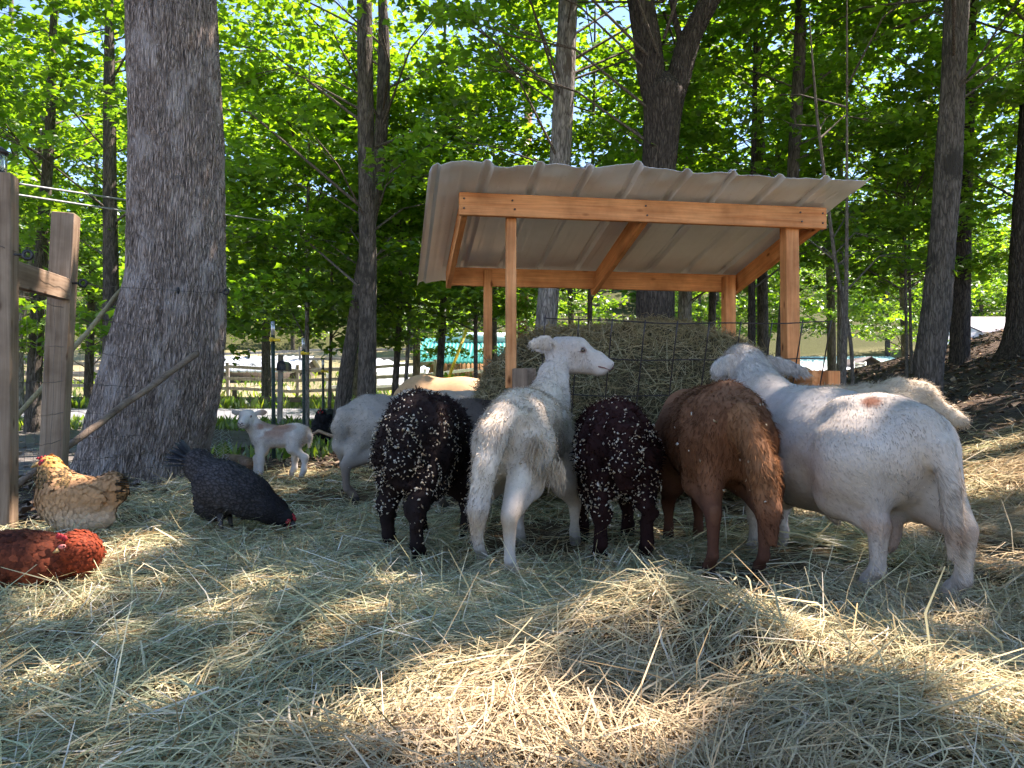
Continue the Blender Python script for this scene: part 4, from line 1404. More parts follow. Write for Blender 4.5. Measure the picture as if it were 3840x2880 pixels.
# ------------------------------------------------------------------ utility pole and cables
def build_utilities():
    Y = 23.0
    x = P(1952, 1150, Y).x
    g = gz1(x, Y)
    T = empty('utility_pole', 'brown wooden utility pole seen past the left shelter post', 'utility pole', (x, Y, g))
    G = Geo().tube([(0, 0, -0.3), (0.12, 0, 5), (0.28, 0, 10.5)], [0.16, 0.14, 0.11], 14)
    link('shaft', G.mesh('shaft', True), m_plain('pole_brown', (0.27, 0.14, 0.075), 0.85, 0.15, 0.35, 12), T)
    beam('crossarm', (x - 0.75, Y - 0.16, g + 9.6), (x + 1.1, Y - 0.16, g + 9.6), 0.09, 0.11, M['oldwood'], T)
    # guy wire with its yellow guard
    a = P(1688, 1402, 19.0)
    b = Vector((x + 0.2, Y - 0.1, g + 7.2))
    d = (b - a).normalized()
    k = empty('guy_wire', 'guy wire with a bright yellow guard before the green barn', 'guy wire', (a.x, a.y, gz1(a.x, a.y)))
    off = Vector(k.location)
    link('cable', Geo().tube([tuple(a - d * 0.6 - off), tuple(b - off)], 0.011, 6).mesh('cable'), M['cable'], k)
    L = (P(1782, 1222, 20.2) - a).length
    e = a + d * 1.45
    link('guard', Geo().tube([tuple(a - d * 0.3 - off), tuple(e - off)], 0.038, 8).mesh('guard'), M['yellow'], k)
    for lab, pa, pb in (('upper of two shiny overhead cables crossing behind the trunk', (-300, 632), (2040, 962)), ('lower of two shiny overhead cables crossing behind the trunk', (-300, 674), (2040, 1004))):
        p0, p1 = P(pa[0], pa[1], 7.4), P(pb[0], pb[1], 23.0)
        t = np.linspace(0, 1, 40)[:, None]
        p = np.array(p0) * (1 - t) + np.array(p1) * t
        p[:, 2] -= 0.25 * (t * (1 - t))[:, 0]
        o = link('overhead_cable', Geo().tube(p - np.array(p0), 0.011, 6).mesh('overhead_cable', True), M['cable'], None, tuple(p0))
        tag(o, lab, 'cable')

# ------------------------------------------------------------------ rail fences and buildings across the road
def rail_fence(name, label, a, b, n, heights, mat, r=0.05, post_h=1.25, seed=0):
    rng = np.random.default_rng(seed)
    a, b = Vector(a), Vector(b)
    T = empty(name, label, 'fence', (a.x, a.y, gz1(a.x, a.y)))
    off = Vector(T.location)
    prev = None
    for k in range(n + 1):
        t = k / n
        x, y = a.x + (b.x - a.x) * t, a.y + (b.y - a.y) * t
        g = gz1(x, y)
        beam('post', (x, y, g - 0.2), (x + rng.normal(0, 0.02), y, g + post_h), 0.11, 0.11, M[mat], T)
        if prev:
            for h in heights:
                x0, y0, g0 = prev
                beam('rail', (x0, y0 - 0.06, g0 + h + rng.normal(0, 0.03)), (x, y - 0.06, g + h + rng.normal(0, 0.03)), r, r * 2.4, M[mat], T)
        prev = (x, y, g)

def gable(name, label, cat, p, w, d, h, rh, rz, wall, roof, eave=0.35, ribs=0):
    "house box with a ridged roof; w along its front"
    T = empty(name, label, cat, p, rz)
    G = Geo().box((-w / 2, 0, -0.6), (w / 2, d, h))
    G.add([(-w / 2, 0, h), (-w / 2, d, h), (-w / 2, d / 2, h + rh), (w / 2, 0, h), (w / 2, d, h), (w / 2, d / 2, h + rh)], None, [(0, 1, 2), (3, 5, 4)])
    link('wall', G.mesh('wall'), wall, T)
    for sgn in (0, 1):
        y0, y1 = (-eave, d / 2) if sgn == 0 else (d + eave, d / 2)
        z0 = h - eave * rh / (d / 2)
        xs = np.linspace(-w / 2 - eave, w / 2 + eave, max(2, ribs * 4 + 1))
        rib = np.where(np.arange(len(xs)) % 4 == 1, 0.05, 0.0) if ribs else np.zeros(len(xs))
        v = np.concatenate([np.stack([xs, xs * 0 + y0, z0 + rib + 0.03], -1), np.stack([xs, xs * 0 + y1, h + rh + rib + 0.03], -1),
                            np.stack([xs, xs * 0 + y0, z0 + rib - 0.06], -1), np.stack([xs, xs * 0 + y1, h + rh + rib - 0.06], -1)])
        n = len(xs)
        i = np.arange(n - 1)
        q = np.concatenate([np.stack([i, i + 1, i + n + 1, i + n], -1), np.stack([i + 2 * n, i + 3 * n, i + 3 * n + 1, i + 2 * n + 1], -1),
                            np.stack([i, i + 2 * n, i + 2 * n + 1, i + 1], -1)])
        if sgn:
            q = q[:, ::-1]
        link('roof_slope', np_mesh('roof_slope', v, q), roof, T)
    return T

def build_farm():
    rail_fence('rail_fence', 'dark split rail fence along the far side of the road', (-22, 22.4, 0), (3, 22.8, 0), 9, (0.28,), 'rail', 0.06, 0.55, 1)
    rail_fence('paddock_fence', 'bleached three-rail paddock fence in full sun beyond the road', (-24, 29, 0), (-3, 30, 0), 8, (0.35, 0.75, 1.15), 'greywood', 0.05, 1.35, 2)
    rail_fence('paddock_fence', 'second bleached paddock fence higher on the sunny hillside', (-26, 39, 0), (-5, 37, 0), 8, (0.4, 0.85, 1.3), 'greywood', 0.05, 1.5, 3)
    rail_fence('paddock_fence', 'low pale rail fence in front of the green-roofed barn', (-7.5, 31.5, 0), (0.5, 31, 0), 4, (0.35, 0.75), 'white_paint', 0.05, 0.95, 4)
    t = NT('board_wall')
    vec = t.coord('Object', (1, 1, 0.05))
    n1 = t.noise(vec, 7, 3)
    c = t.ramp(n1, [(0.3, (0.22, 0.12, 0.055)), (0.7, (0.42, 0.26, 0.13))])
    t.bsdf(c, 0.8, 0.2)
    boards = t.m
    teal = m_plain('teal_roof', (0.035, 0.30, 0.25), 0.4, 0.4, 0.12, 3)
    pale_teal = m_plain('pale_teal_roof', (0.30, 0.52, 0.46), 0.45, 0.4, 0.12, 3)
    Y = 35.0
    x0, x1 = P(1575, 1400, Y).x, P(1905, 1400, Y).x
    w = x1 - x0
    base = P(1700, 1420, Y).z
    ev = P(1700, 1352, Y).z
    rd = P(1700, 1272, Y + 3).z
    T = gable('green_barn', 'brown board barn with a bright green ribbed roof', 'barn', ((x0 + x1) / 2, Y, base), w, 6, ev - base, rd - ev, 0, boards, teal, 0.25, 26)
    # board-and-batten front with a braced door
    for k in range(20):
        xx = -w / 2 + 0.1 + k * (w - 0.2) / 19
        o = link('batten', Geo().box((xx - 0.03, -0.035, 0), (xx + 0.03, -0.002, ev - base - 0.05)).mesh('batten'), boards, T)
    dx = P(1702, 1400, Y).x - (x0 + x1) / 2
    light = m_plain('door_wood', (0.46, 0.30, 0.16), 0.7, 0.2, 0.2, 8)
    D = link('door', Geo().box((dx - 0.28, -0.07, 0.0), (dx + 0.28, -0.04, 0.62)).mesh('door'), light, T)
    frame = M['oldwood']
    G = Geo().box((dx - 0.30, -0.10, 0.60), (dx + 0.30, -0.072, 0.66)).box((dx - 0.30, -0.10, 0), (dx - 0.24, -0.072, 0.6)).box((dx + 0.24, -0.10, 0), (dx + 0.30, -0.072, 0.6))
    link('door_frame', G.mesh('door_frame'), frame, D)
    link('door_brace', Geo().tube([(dx - 0.23, -0.086, 0.03), (dx + 0.23, -0.086, 0.58)], 0.03, 4).mesh('door_brace'), frame, D)
    link('door_brace', Geo().tube([(dx + 0.23, -0.092, 0.03), (dx - 0.23, -0.092, 0.58)], 0.03, 4).mesh('door_brace'), frame, D)
    cup = Geo().box((-w / 2 + 0.6, 2.4, rd - base - 0.2), (w / 2, 3.6, rd - base + 0.28))
    link('ridge_vent', cup.mesh('ridge_vent'), m_plain('ridge_pale', (0.45, 0.62, 0.60), 0.4, 0.4), T)
    # tarp-covered shelter beside it
    Y = 33.0
    c = P(1490, 1400, Y)
    G = Geo()
    xs = np.linspace(-1.35, 1.2, 20)
    prof = np.linspace(0, 1, 10)
    v = []
    for i_, xx in enumerate(xs):
        for t_ in prof:
            v.append((xx, t_ * 2.4 + 0.05 * math.sin(i_ * 1.7), 0.15 + (1.32 - 0.38 * (xx + 1.35) / 2.55) * math.sin(t_ * PI * 0.5) ** 0.7 + 0.05 * math.sin(i_ * 2.1 + t_ * 5)))
    n = len(prof)
    i = (np.arange(len(xs) - 1)[:, None] * n + np.arange(n - 1)[None]).ravel()
    G.add(v, np.stack([i, i + n, i + n + 1, i + 1], -1))
    tarp = m_plain('white_tarp', (0.62, 0.65, 0.68), 0.5, 0.3, 0.1, 4, 0, 0.4)
    tag(link('tarp_shelter', G.mesh('tarp_shelter', True), tarp, None, (c.x, Y, gz1(c.x, Y))), 'white tarp stretched over a low shelter beside the green barn', 'tarp')
    # low grey-roofed shed on the paddock
    Y = 36.0
    x0, x1 = P(790, 1400, Y).x, P(1120, 1400, Y).x
    ev, base = P(900, 1388, Y).z, P(900, 1425, Y).z
    rd = P(900, 1338, Y + 2).z
    gable('paddock_shed', 'low dark shed with a pale grey roof on the paddock', 'shed', ((x0 + x1) / 2, Y, base), x1 - x0, 4, ev - base, rd - ev, 0,
          m_plain('shed_dark', (0.09, 0.075, 0.06), 0.8, 0.2), m_plain('shed_roof', (0.42, 0.46, 0.46), 0.5, 0.3), 0.2, 12)
    # mailbox behind the first metal post
    Y = 15.4
    p = P(1062, 1350, Y)
    g = gz1(p.x, Y)
    mb = empty('mailbox', 'dark mailbox on a pale post behind the first metal fence post', 'mailbox', (p.x, Y, g))
    beam('stake', (p.x - 0.06, Y, g - 0.1), (p.x - 0.05, Y, p.z + 0.1), 0.09, 0.09, M['greywood'], mb)
    G = Geo()
    a = np.linspace(0, PI, 9)
    top = np.stack([np.cos(a) * 0.09, a * 0, np.sin(a) * 0.09 + 0.1], -1)
    ring = np.concatenate([top, [(-0.09, 0, 0), (0.09, 0, 0)]])
    m_ = len(ring)
    vv = np.concatenate([ring, ring + np.array([0, 0.4, 0]), [(0, 0, 0.08), (0, 0.4, 0.08)]])
    qs = [(k, k + m_, (k + 1) % m_ + m_, (k + 1) % m_) for k in range(m_)]
    ts = [(2 * m_, (k + 1) % m_, k) for k in range(m_)] + [(2 * m_ + 1, k + m_, (k + 1) % m_ + m_) for k in range(m_)]
    G.add(vv + np.array([0.05, -0.3, p.z - g - 0.22]), qs, ts)
    link('box', G.mesh('box'), m_plain('box_dark', (0.03, 0.035, 0.06), 0.5, 0.4), mb)
    # right: long pale green roof, brown shed, wagon, chair
    Y = 46.0
    x0, x1 = P(2960, 1400, Y).x, P(3420, 1400, Y).x
    ev, base = P(3200, 1375, Y).z, P(3200, 1450, Y).z
    rd = P(3200, 1338, Y + 2.5).z
    gable('long_shed', 'long low building with a pale green metal roof beyond the shelter', 'building', ((x0 + x1) / 2, Y, base), x1 - x0, 6, ev - base, rd - ev, 0,
          m_plain('pale_wall', (0.45, 0.52, 0.55), 0.7, 0.2), pale_teal, 0.25, 40)
    Y = 40.0
    x0, x1 = P(3200, 1400, Y).x, P(3322, 1400, Y).x
    base, ev, rd = P(3260, 1450, Y).z, P(3260, 1378, Y).z, P(3260, 1343, Y).z
    # gable end faces the camera: turn the ridge along the view
    w = x1 - x0
    T = empty('brown_shed', 'small dark brown shed, its gable end facing the yard', 'shed', ((x0 + x1) / 2, Y, base))
    G = Geo().box((-w / 2, 0, -0.5), (w / 2, 3, ev - base))
    G.add([(-w / 2, 0, ev - base), (w / 2, 0, ev - base), (0, 0, rd - base), (-w / 2, 3, ev - base), (w / 2, 3, ev - base), (0, 3, rd - base)], [(0, 2, 5, 3), (1, 4, 5, 2)], [(0, 1, 2)])
    brown = m_plain('shed_brown', (0.10, 0.075, 0.06), 0.7, 0.3)
    link('wall', G.mesh('wall'), brown, T)
    for sg in (-1, 1):
        e = 0.18
        k = (rd - ev) / (w / 2)
        a_, b_ = (sg * (w / 2 + e), ev - base - e * k), (0, rd - base)
        v = [(a_[0], -0.2, a_[1] + 0.02), (b_[0], -0.2, b_[1] + 0.02), (b_[0], 3.2, b_[1] + 0.02), (a_[0], 3.2, a_[1] + 0.02)]
        v += [(q[0], q[1], q[2] + 0.07) for q in v]
        link('roof_slope', Geo().add(v, [(0, 1, 2, 3), (4, 7, 6, 5), (0, 4, 5, 1), (0, 3, 7, 4), (1, 5, 6, 2), (2, 6, 7, 3)]).mesh('roof_slope'), m_plain('shed_trim', (0.06, 0.05, 0.045), 0.7, 0.3), T)
    for x_ in (-w / 2, w / 2 - 0.07):
        link('corner_board', Geo().box((x_, -0.03, 0), (x_ + 0.07, -0.002, ev - base)).mesh('corner_board'), M['rail'], T)
    Y = 30.0
    c = P(3128, 1440, Y)
    g = c.z
    wl = (P(3205, 1400, Y).x - P(3055, 1400, Y).x)
    T = empty('hay_wagon', 'yellow farm wagon with its load under a white tarp', 'wagon', (c.x, Y, g))
    yel = m_plain('wagon_yellow', (0.62, 0.36, 0.05), 0.5, 0.4)
    zb = P(3100, 1402, Y).z - g
    zt = P(3100, 1374, Y).z - g
    link('side_board', Geo().box((-wl / 2, 0, 0.10), (wl / 2, 0.05, zb * 0.52)).mesh('side_board'), yel, T)
    link('side_board', Geo().box((-wl / 2, 0, zb * 0.60), (wl / 2, 0.05, zb)).mesh('side_board'), yel, T)
    link('bed', Geo().box((-wl / 2, 0.06, 0.1), (wl / 2, 1.7, zb * 0.95)).mesh('bed'), M['oldwood'], T)
    xs = np.linspace(-wl / 2 - 0.08, wl / 2 + 0.08, 24)
    v = []
    for i_, xx in enumerate(xs):
        for t_ in np.linspace(0, 1, 7):
            v.append((xx, -0.05 + t_ * 1.8, zb + 0.05 + (zt - zb) * (0.35 + 0.65 * math.sin(t_ * PI)) * (1 - 0.35 * abs(xx / wl)) + 0.03 * math.sin(i_ * 1.9 + t_ * 3)))
    i = (np.arange(23)[:, None] * 7 + np.arange(6)[None]).ravel()
    link('tarp', Geo().add(v, np.stack([i, i + 7, i + 8, i + 1], -1)).mesh('tarp', True), tarp, T)
    for xx in (-wl / 2 + 0.3, wl / 2 - 0.3):
        a = np.linspace(0, 2 * PI, 17)
        G = Geo().tube([(xx + 0.2 * math.cos(q), -0.06, 0.05 + 0.2 * math.sin(q)) for q in a], 0.06, 6, False)
        link('wheel', G.mesh('wheel', True), M['black_plastic'], T)
    Y = 29.0
    c = P(3243, 1440, Y)
    T = empty('tall_chair', 'white wooden slat-back chair beside the brown shed', 'chair', (c.x, Y, c.z))
    cw = (P(3266, 1400, Y).x - P(3222, 1400, Y).x)
    hh = P(3240, 1354, Y).z - c.z
    WP = M['white_paint']
    for sg in (-1, 1):
        link('leg', Geo().box((sg * cw / 2 - 0.03, 0.4, -0.2), (sg * cw / 2 + 0.03, 0.46, hh)).mesh('leg'), WP, T)
        link('leg', Geo().box((sg * cw / 2 - 0.03, 0, -0.2), (sg * cw / 2 + 0.03, 0.06, hh * 0.5)).mesh('leg'), WP, T)
        link('arm', Geo().box((sg * cw / 2 - 0.04, -0.05, hh * 0.5), (sg * cw / 2 + 0.04, 0.4, hh * 0.5 + 0.03)).mesh('arm'), WP, T)
    for z in (0.62, 0.74, 0.87):
        link('slat', Geo().box((-cw / 2 + 0.03, 0.41, hh * z), (cw / 2 - 0.03, 0.44, hh * z + 0.07)).mesh('slat'), WP, T)
    link('seat', Geo().box((-cw / 2 + 0.03, 0.0, hh * 0.33), (cw / 2 - 0.03, 0.4, hh * 0.33 + 0.04)).mesh('seat'), WP, T)
    link('apron', Geo().box((-cw / 2 + 0.03, -0.01, hh * 0.1), (cw / 2 - 0.03, 0.02, hh * 0.3)).mesh('apron'), WP, T)
    p = P(3288, 1440, 29.5)
    G = Geo().tube([(0, 0, -0.2), (0, 0, 0.22), (0, 0, 0.26)], [0.06, 0.06, 0.03], 10).tube([(-0.02, 0, 0.24), (0.02, 0, 0.34), (0.10, 0, 0.30)], 0.022, 6)
    tag(link('water_pump', G.mesh('water_pump', True), m_plain('pump_red', (0.5, 0.02, 0.03), 0.4, 0.5), None, p), 'small red hand pump in front of the brown shed', 'pump')
    # white house behind the slope
    Y = 44.0
    x0, x1 = P(3690, 1300, Y).x, P(3880, 1300, Y).x
    base, ev, rd = P(3740, 1360, Y).z, P(3740, 1240, Y).z, P(3740, 1190, Y + 3).z
    white = m_plain('siding', (0.60, 0.62, 0.66), 0.6, 0.3, 0.05)
    T = gable('white_house', 'white-sided house with a pale roof behind the wooded slope', 'house', ((x0 + x1) / 2, Y, base), x1 - x0, 6, ev - base, rd - ev, 0.0,
              white, m_plain('pale_roof', (0.46, 0.42, 0.42), 0.7, 0.2, 0.1, 5), 0.25)
    hw, hh = (x1 - x0) / 2, ev - base
    for k in range(9):
        link('siding_board', Geo().box((-hw + 0.002, -0.03 - 0.004 * (k % 2), k * hh / 9 + 0.01), (hw - 0.002, -0.001, (k + 1) * hh / 9)).mesh('siding_board'), white, T)
    wx = P(3748, 1300, Y).x - (x0 + x1) / 2
    Wn = link('window', Geo().box((wx - 0.32, -0.06, hh * 0.25), (wx + 0.32, -0.045, hh * 0.72)).mesh('window'), m_plain('pane_dark', (0.10, 0.13, 0.14), 0.1, 0.6), T)
    G = Geo()
    for xa, xb, za, zb_ in ((-0.42, -0.32, 0.2, 0.77), (0.32, 0.42, 0.2, 0.77), (-0.32, 0.32, 0.72, 0.77), (-0.32, 0.32, 0.2, 0.25), (-0.32, 0.32, 0.475, 0.495), (-0.02, 0.02, 0.25, 0.475), (-0.02, 0.02, 0.495, 0.72)):
        G.box((wx + xa, -0.10, hh * za), (wx + xb, -0.062, hh * zb_))
    link('window_frame', G.mesh('window_frame'), M['white_paint'], Wn)
    link('corner_post', Geo().box((-hw - 0.05, -0.12, 0), (-hw + 0.12, -0.036, hh)).mesh('corner_post'), M['white_paint'], T)
    xa = P(3630, 1300, Y - 1).x - (x0 + x1) / 2
    lo = P(3650, 1300, Y - 1).z - base
    link('porch_roof', Geo().add([(xa, -1.2, lo), (-hw - 0.06, -1.2, lo + 0.12), (-hw - 0.06, 3, lo + 0.55), (xa, 3, lo + 0.45), (xa, -1.2, lo + 0.08), (-hw - 0.06, -1.2, lo + 0.2), (-hw - 0.06, 3, lo + 0.63), (xa, 3, lo + 0.53)],
         [(0, 3, 2, 1), (4, 5, 6, 7), (0, 1, 5, 4), (3, 0, 4, 7)]).mesh('porch_roof'), M['white_paint'], T)
    link('porch_opening', Geo().box((xa + 0.1, 0, -0.5), (-hw - 0.06, 2.8, lo)).mesh('porch_opening'), m_plain('opening_shade', (0.05, 0.055, 0.06), 0.8, 0.2), T)  # solid block painted dark to stand for the shade in the porch opening
# ------------------------------------------------------------------ animal bodies: blended volumes -> one skin
def surface_nets(Fv, org, h):
    nx, ny, nz = Fv.shape
    ins = Fv < 0
    cor = [(i, j, k) for i in (0, 1) for j in (0, 1) for k in (0, 1)]
    def sub(A, c):
        return A[c[0]:nx - 1 + c[0], c[1]:ny - 1 + c[1], c[2]:nz - 1 + c[2]]
    cnt = sum(sub(ins, c).astype(np.int8) for c in cor)
    act = (cnt > 0) & (cnt < 8)
    idx = np.argwhere(act)
    acc = np.zeros((len(idx), 3))
    num = np.zeros(len(idx))
    for a in cor:
        for ax in range(3):
            if a[ax]:
                continue
            b = list(a)
            b[ax] = 1
            ia = idx + np.array(a)
            ib = idx + np.array(b)
            fa = Fv[ia[:, 0], ia[:, 1], ia[:, 2]]
            fb = Fv[ib[:, 0], ib[:, 1], ib[:, 2]]
            m = (fa < 0) != (fb < 0)
            t = np.where(m, fa / np.where(m, fa - fb, 1), 0)
            p = np.array(a)[None] + t[:, None] * (np.array(b) - np.array(a))[None]
            acc += p * m[:, None]
            num += m
    v = (idx + acc / np.maximum(num, 1)[:, None]) * h + org
    imap = np.full(act.shape, -1, dtype=np.int64)
    imap[tuple(idx.T)] = np.arange(len(idx))
    quads = []
    for ax in range(3):
        o1, o2 = [(1, 2), (2, 0), (0, 1)][ax]
        sl0 = [slice(None)] * 3
        sl1 = [slice(None)] * 3
        sl0[ax] = slice(0, Fv.shape[ax] - 1)
        sl1[ax] = slice(1, Fv.shape[ax])
        d = ins[tuple(sl0)] != ins[tuple(sl1)]
        e = np.argwhere(d)
        ok = (e[:, o1] > 0) & (e[:, o2] > 0) & (e[:, o1] < Fv.shape[o1] - 1) & (e[:, o2] < Fv.shape[o2] - 1)
        e = e[ok]
        def at(d1, d2):
            c = e.copy()
            c[:, o1] -= d1
            c[:, o2] -= d2
            return imap[c[:, 0], c[:, 1], c[:, 2]]
        q = np.stack([at(1, 1), at(0, 1), at(0, 0), at(1, 0)], -1)
        flip = ~ins[tuple(sl0)][tuple(e.T)]
        q[flip] = q[flip][:, ::-1]
        quads.append(q)
    q = np.concatenate(quads)
    q = q[(q >= 0).all(1)]
    return v, q

class Body:
    "tapered limbs and ellipsoids blended into one volume"
    def __init__(self):
        self.p = []
    def cone(self, a, b, ra, rb, k=0.03):
        self.p.append(('c', np.array(a, float), np.array(b, float), ra, rb, k))
        return self
    def chain(self, pts, k=0.03):
        for a, b in zip(pts[:-1], pts[1:]):
            self.cone(a[:3], b[:3], a[3], b[3], k)
        return self
    def ell(self, c, r, k=0.06, rot=None):
        self.p.append(('e', np.array(c, float), np.array(r, float), None if rot is None else np.array(rot), 0, k))
        return self
    def bounds(self):
        lo, hi = np.full(3, 9.0), np.full(3, -9.0)
        for t, a, b, c, d, k in self.p:
            if t == 'c':
                for q, r in ((a, c), (b, d)):
                    lo = np.minimum(lo, q - r)
                    hi = np.maximum(hi, q + r)
            else:
                m = b.max() if c is not None else b
                lo = np.minimum(lo, a - m)
                hi = np.maximum(hi, a + m)
        return lo, hi
    def build(self, h=0.012, disp=None):
        lo, hi = self.bounds()
        lo = lo - 0.05
        hi = hi + 0.05
        n = np.ceil((hi - lo) / h).astype(int) + 1
        ax = [lo[i] + np.arange(n[i]) * h for i in range(3)]
        Pn = np.stack(np.meshgrid(*ax, indexing='ij'), -1)
        D = np.full(n, 9.0)
        for t, a, b, c, d, k in self.p:
            # only the neighbourhood of the primitive is evaluated
            if t == 'c':
                mn = np.minimum(a - c, b - d)
                mx = np.maximum(a + c, b + d)
            else:
                m = b.max() if c is not None else b
                mn, mx = a - m, a + m
            pad = 0.09
            i0 = np.clip(((mn - pad - lo) / h).astype(int), 0, n - 1)
            i1 = np.clip(((mx + pad - lo) / h).astype(int) + 2, 1, n)
            sl = tuple(slice(i0[q], i1[q]) for q in range(3))
            X = Pn[sl]
            if t == 'c':
                ab = b - a
                tt = np.clip(((X - a) @ ab) / max(ab @ ab, 1e-9), 0, 1)
                e = np.linalg.norm(X - (a + tt[..., None] * ab), axis=-1) - (c + tt * (d - c))
            else:
                q = X - a
                if c is not None:
                    q = q @ c
                k0 = np.linalg.norm(q / b, axis=-1)
                k1 = np.linalg.norm(q / (b * b), axis=-1)
                e = np.where(k1 > 1e-6, k0 * (k0 - 1) / np.maximum(k1, 1e-6), -b.min())
            B = D[sl]
            hh = np.clip(0.5 + 0.5 * (e - B) / k, 0, 1)
            D[sl] = e * (1 - hh) + B * hh - k * hh * (1 - hh)
        if disp is not None:
            near = np.abs(D) < 0.06
            pts = Pn[near]
            D[near] = D[near] - disp(pts)
        v, q = surface_nets(D, lo, h)
        # keep the main shell only matters little; relax the grid marks
        nv = len(v)
        for _ in range(2):
            s = np.zeros_like(v)
            c = np.zeros(nv)
            for j in range(4):
                np.add.at(s, q[:, j], v[q[:, (j + 1) % 4]] + v[q[:, (j - 1) % 4]])
                np.add.at(c, q[:, j], 2)
            v = v * 0.5 + 0.5 * s / np.maximum(c, 1)[:, None]
        return v, q

def rotz(a):
    c, s = math.cos(a), math.sin(a)
    return np.array([[c, -s, 0], [s, c, 0], [0, 0, 1.0]])

def sample(v, q, n, rng):
    t = np.concatenate([q[:, [0, 1, 2]], q[:, [0, 2, 3]]])
    a, b, c = v[t[:, 0]], v[t[:, 1]], v[t[:, 2]]
    nr = np.cross(b - a, c - a)
    ar = np.linalg.norm(nr, axis=1)
    k = rng.choice(len(t), n, p=ar / ar.sum())
    u, w = rng.random(n), rng.random(n)
    f = u + w > 1
    u[f], w[f] = 1 - u[f], 1 - w[f]
    p = a[k] + (b[k] - a[k]) * u[:, None] + (c[k] - a[k]) * w[:, None]
    return p, norm(nr[k])

def fur_geo(v, q, n, seed, length, width, color, comb, lift=0.45, wild=0.25, curl=0.0, flat=0.35, var=1.0, droop=0.3):
    rng = np.random.default_rng(seed)
    p, nr = sample(v, q, n, rng)
    L = length(p) * rng.uniform(0.6, 1.25, n)
    keep = L > 0.0025
    p, nr, L = p[keep], nr[keep], L[keep]
    n = len(p)
    cb = comb(p)
    cb = norm(cb - nr * np.sum(cb * nr, -1, keepdims=True))
    d = norm(nr * lift + cb * (1 - lift) + rng.normal(0, wild, (n, 3)))
    s = norm(norm(np.cross(d, nr)) + rng.normal(0, flat, (n, 3)))
    w = width * rng.uniform(0.7, 1.3, n)[:, None]
    a = p - nr * 0.002
    mid = a + d * L[:, None] * 0.55 + rng.normal(0, curl, (n, 3)) * L[:, None]
    d2 = norm(d + cb * 0.5 + np.array([[0, 0, -1.0]]) * droop + rng.normal(0, wild * 0.5 + curl, (n, 3)))
    tip = mid + d2 * L[:, None] * 0.5
    vv = np.stack([a - s * w, a + s * w, mid + s * w * 0.7, mid - s * w * 0.7, tip], 1).reshape(-1, 3)
    i = np.arange(n)[:, None] * 5
    qq = i + np.array([[0, 1, 2, 3]])
    tt = i + np.array([[3, 2, 4]])
    c = color(p) * (1 + var * rng.uniform(-0.38, 0.22, (n, 1))) * (1 + var * 0.6 * (vnoise(p * np.array([1, 1, 0.45]), 48.0, 2.0) - 0.5))[:, None]
    cc = np.stack([c * 0.9, c * 0.9, c, c, c * 1.05], 1).reshape(-1, 3)
    return vv, [qq, tt], cc

def put_animal(name, label, cat, body, loc, rz, colf, furs, h=0.012, disp=None, scale=1.0, group=None, skin='hide', furname='fleece'):
    v, q = body.build(h, disp)
    loc = (loc[0], loc[1], loc[2] + 0.014)
    T = empty(name, label, cat, loc, rz, group)
    T.scale = (scale,) * 3
    link('body', np_mesh('body', v, q, colf(v), True), M[skin], T)
    G = []
    for f in furs:
        G.append(fur_geo(v, q, **f))
    if G:
        n = 0
        vs_, qs_, ts_, cs_ = [], [], [], []
        for vv, (qq, tt), cc in G:
            vs_.append(vv)
            qs_.append(qq + n)
            ts_.append(tt + n)
            cs_.append(cc)
            n += len(vv)
        me = np_mesh(furname, np.concatenate(vs_), [np.concatenate(qs_), np.concatenate(ts_)], np.concatenate(cs_))
        link(furname, me, M['fur'], T, kind='stuff')
    return T, v, q

def part_geo(name, G, mat, parent, smooth=True):
    return link(name, G.mesh(name, smooth), mat, parent)

M['eye'] = m_plain('eye', (0.035, 0.018, 0.008), 0.08, 0.6, 0.1)
M['comb'] = m_plain('comb', (0.30, 0.022, 0.025), 0.6, 0.25, 0.3, 60)
M['beak'] = m_plain('beak', (0.42, 0.26, 0.10), 0.4, 0.4)
M['darkbeak'] = m_plain('darkbeak', (0.06, 0.05, 0.045), 0.4, 0.4)
M['shank'] = m_plain('shank', (0.40, 0.27, 0.10), 0.6, 0.3)
M['nose'] = m_plain('nose', (0.20, 0.085, 0.075), 0.5, 0.3)
M['lid'] = m_plain('lid', (0.30, 0.20, 0.16), 0.7, 0.2)
M['darknose'] = m_plain('darknose', (0.05, 0.03, 0.03), 0.5, 0.3)

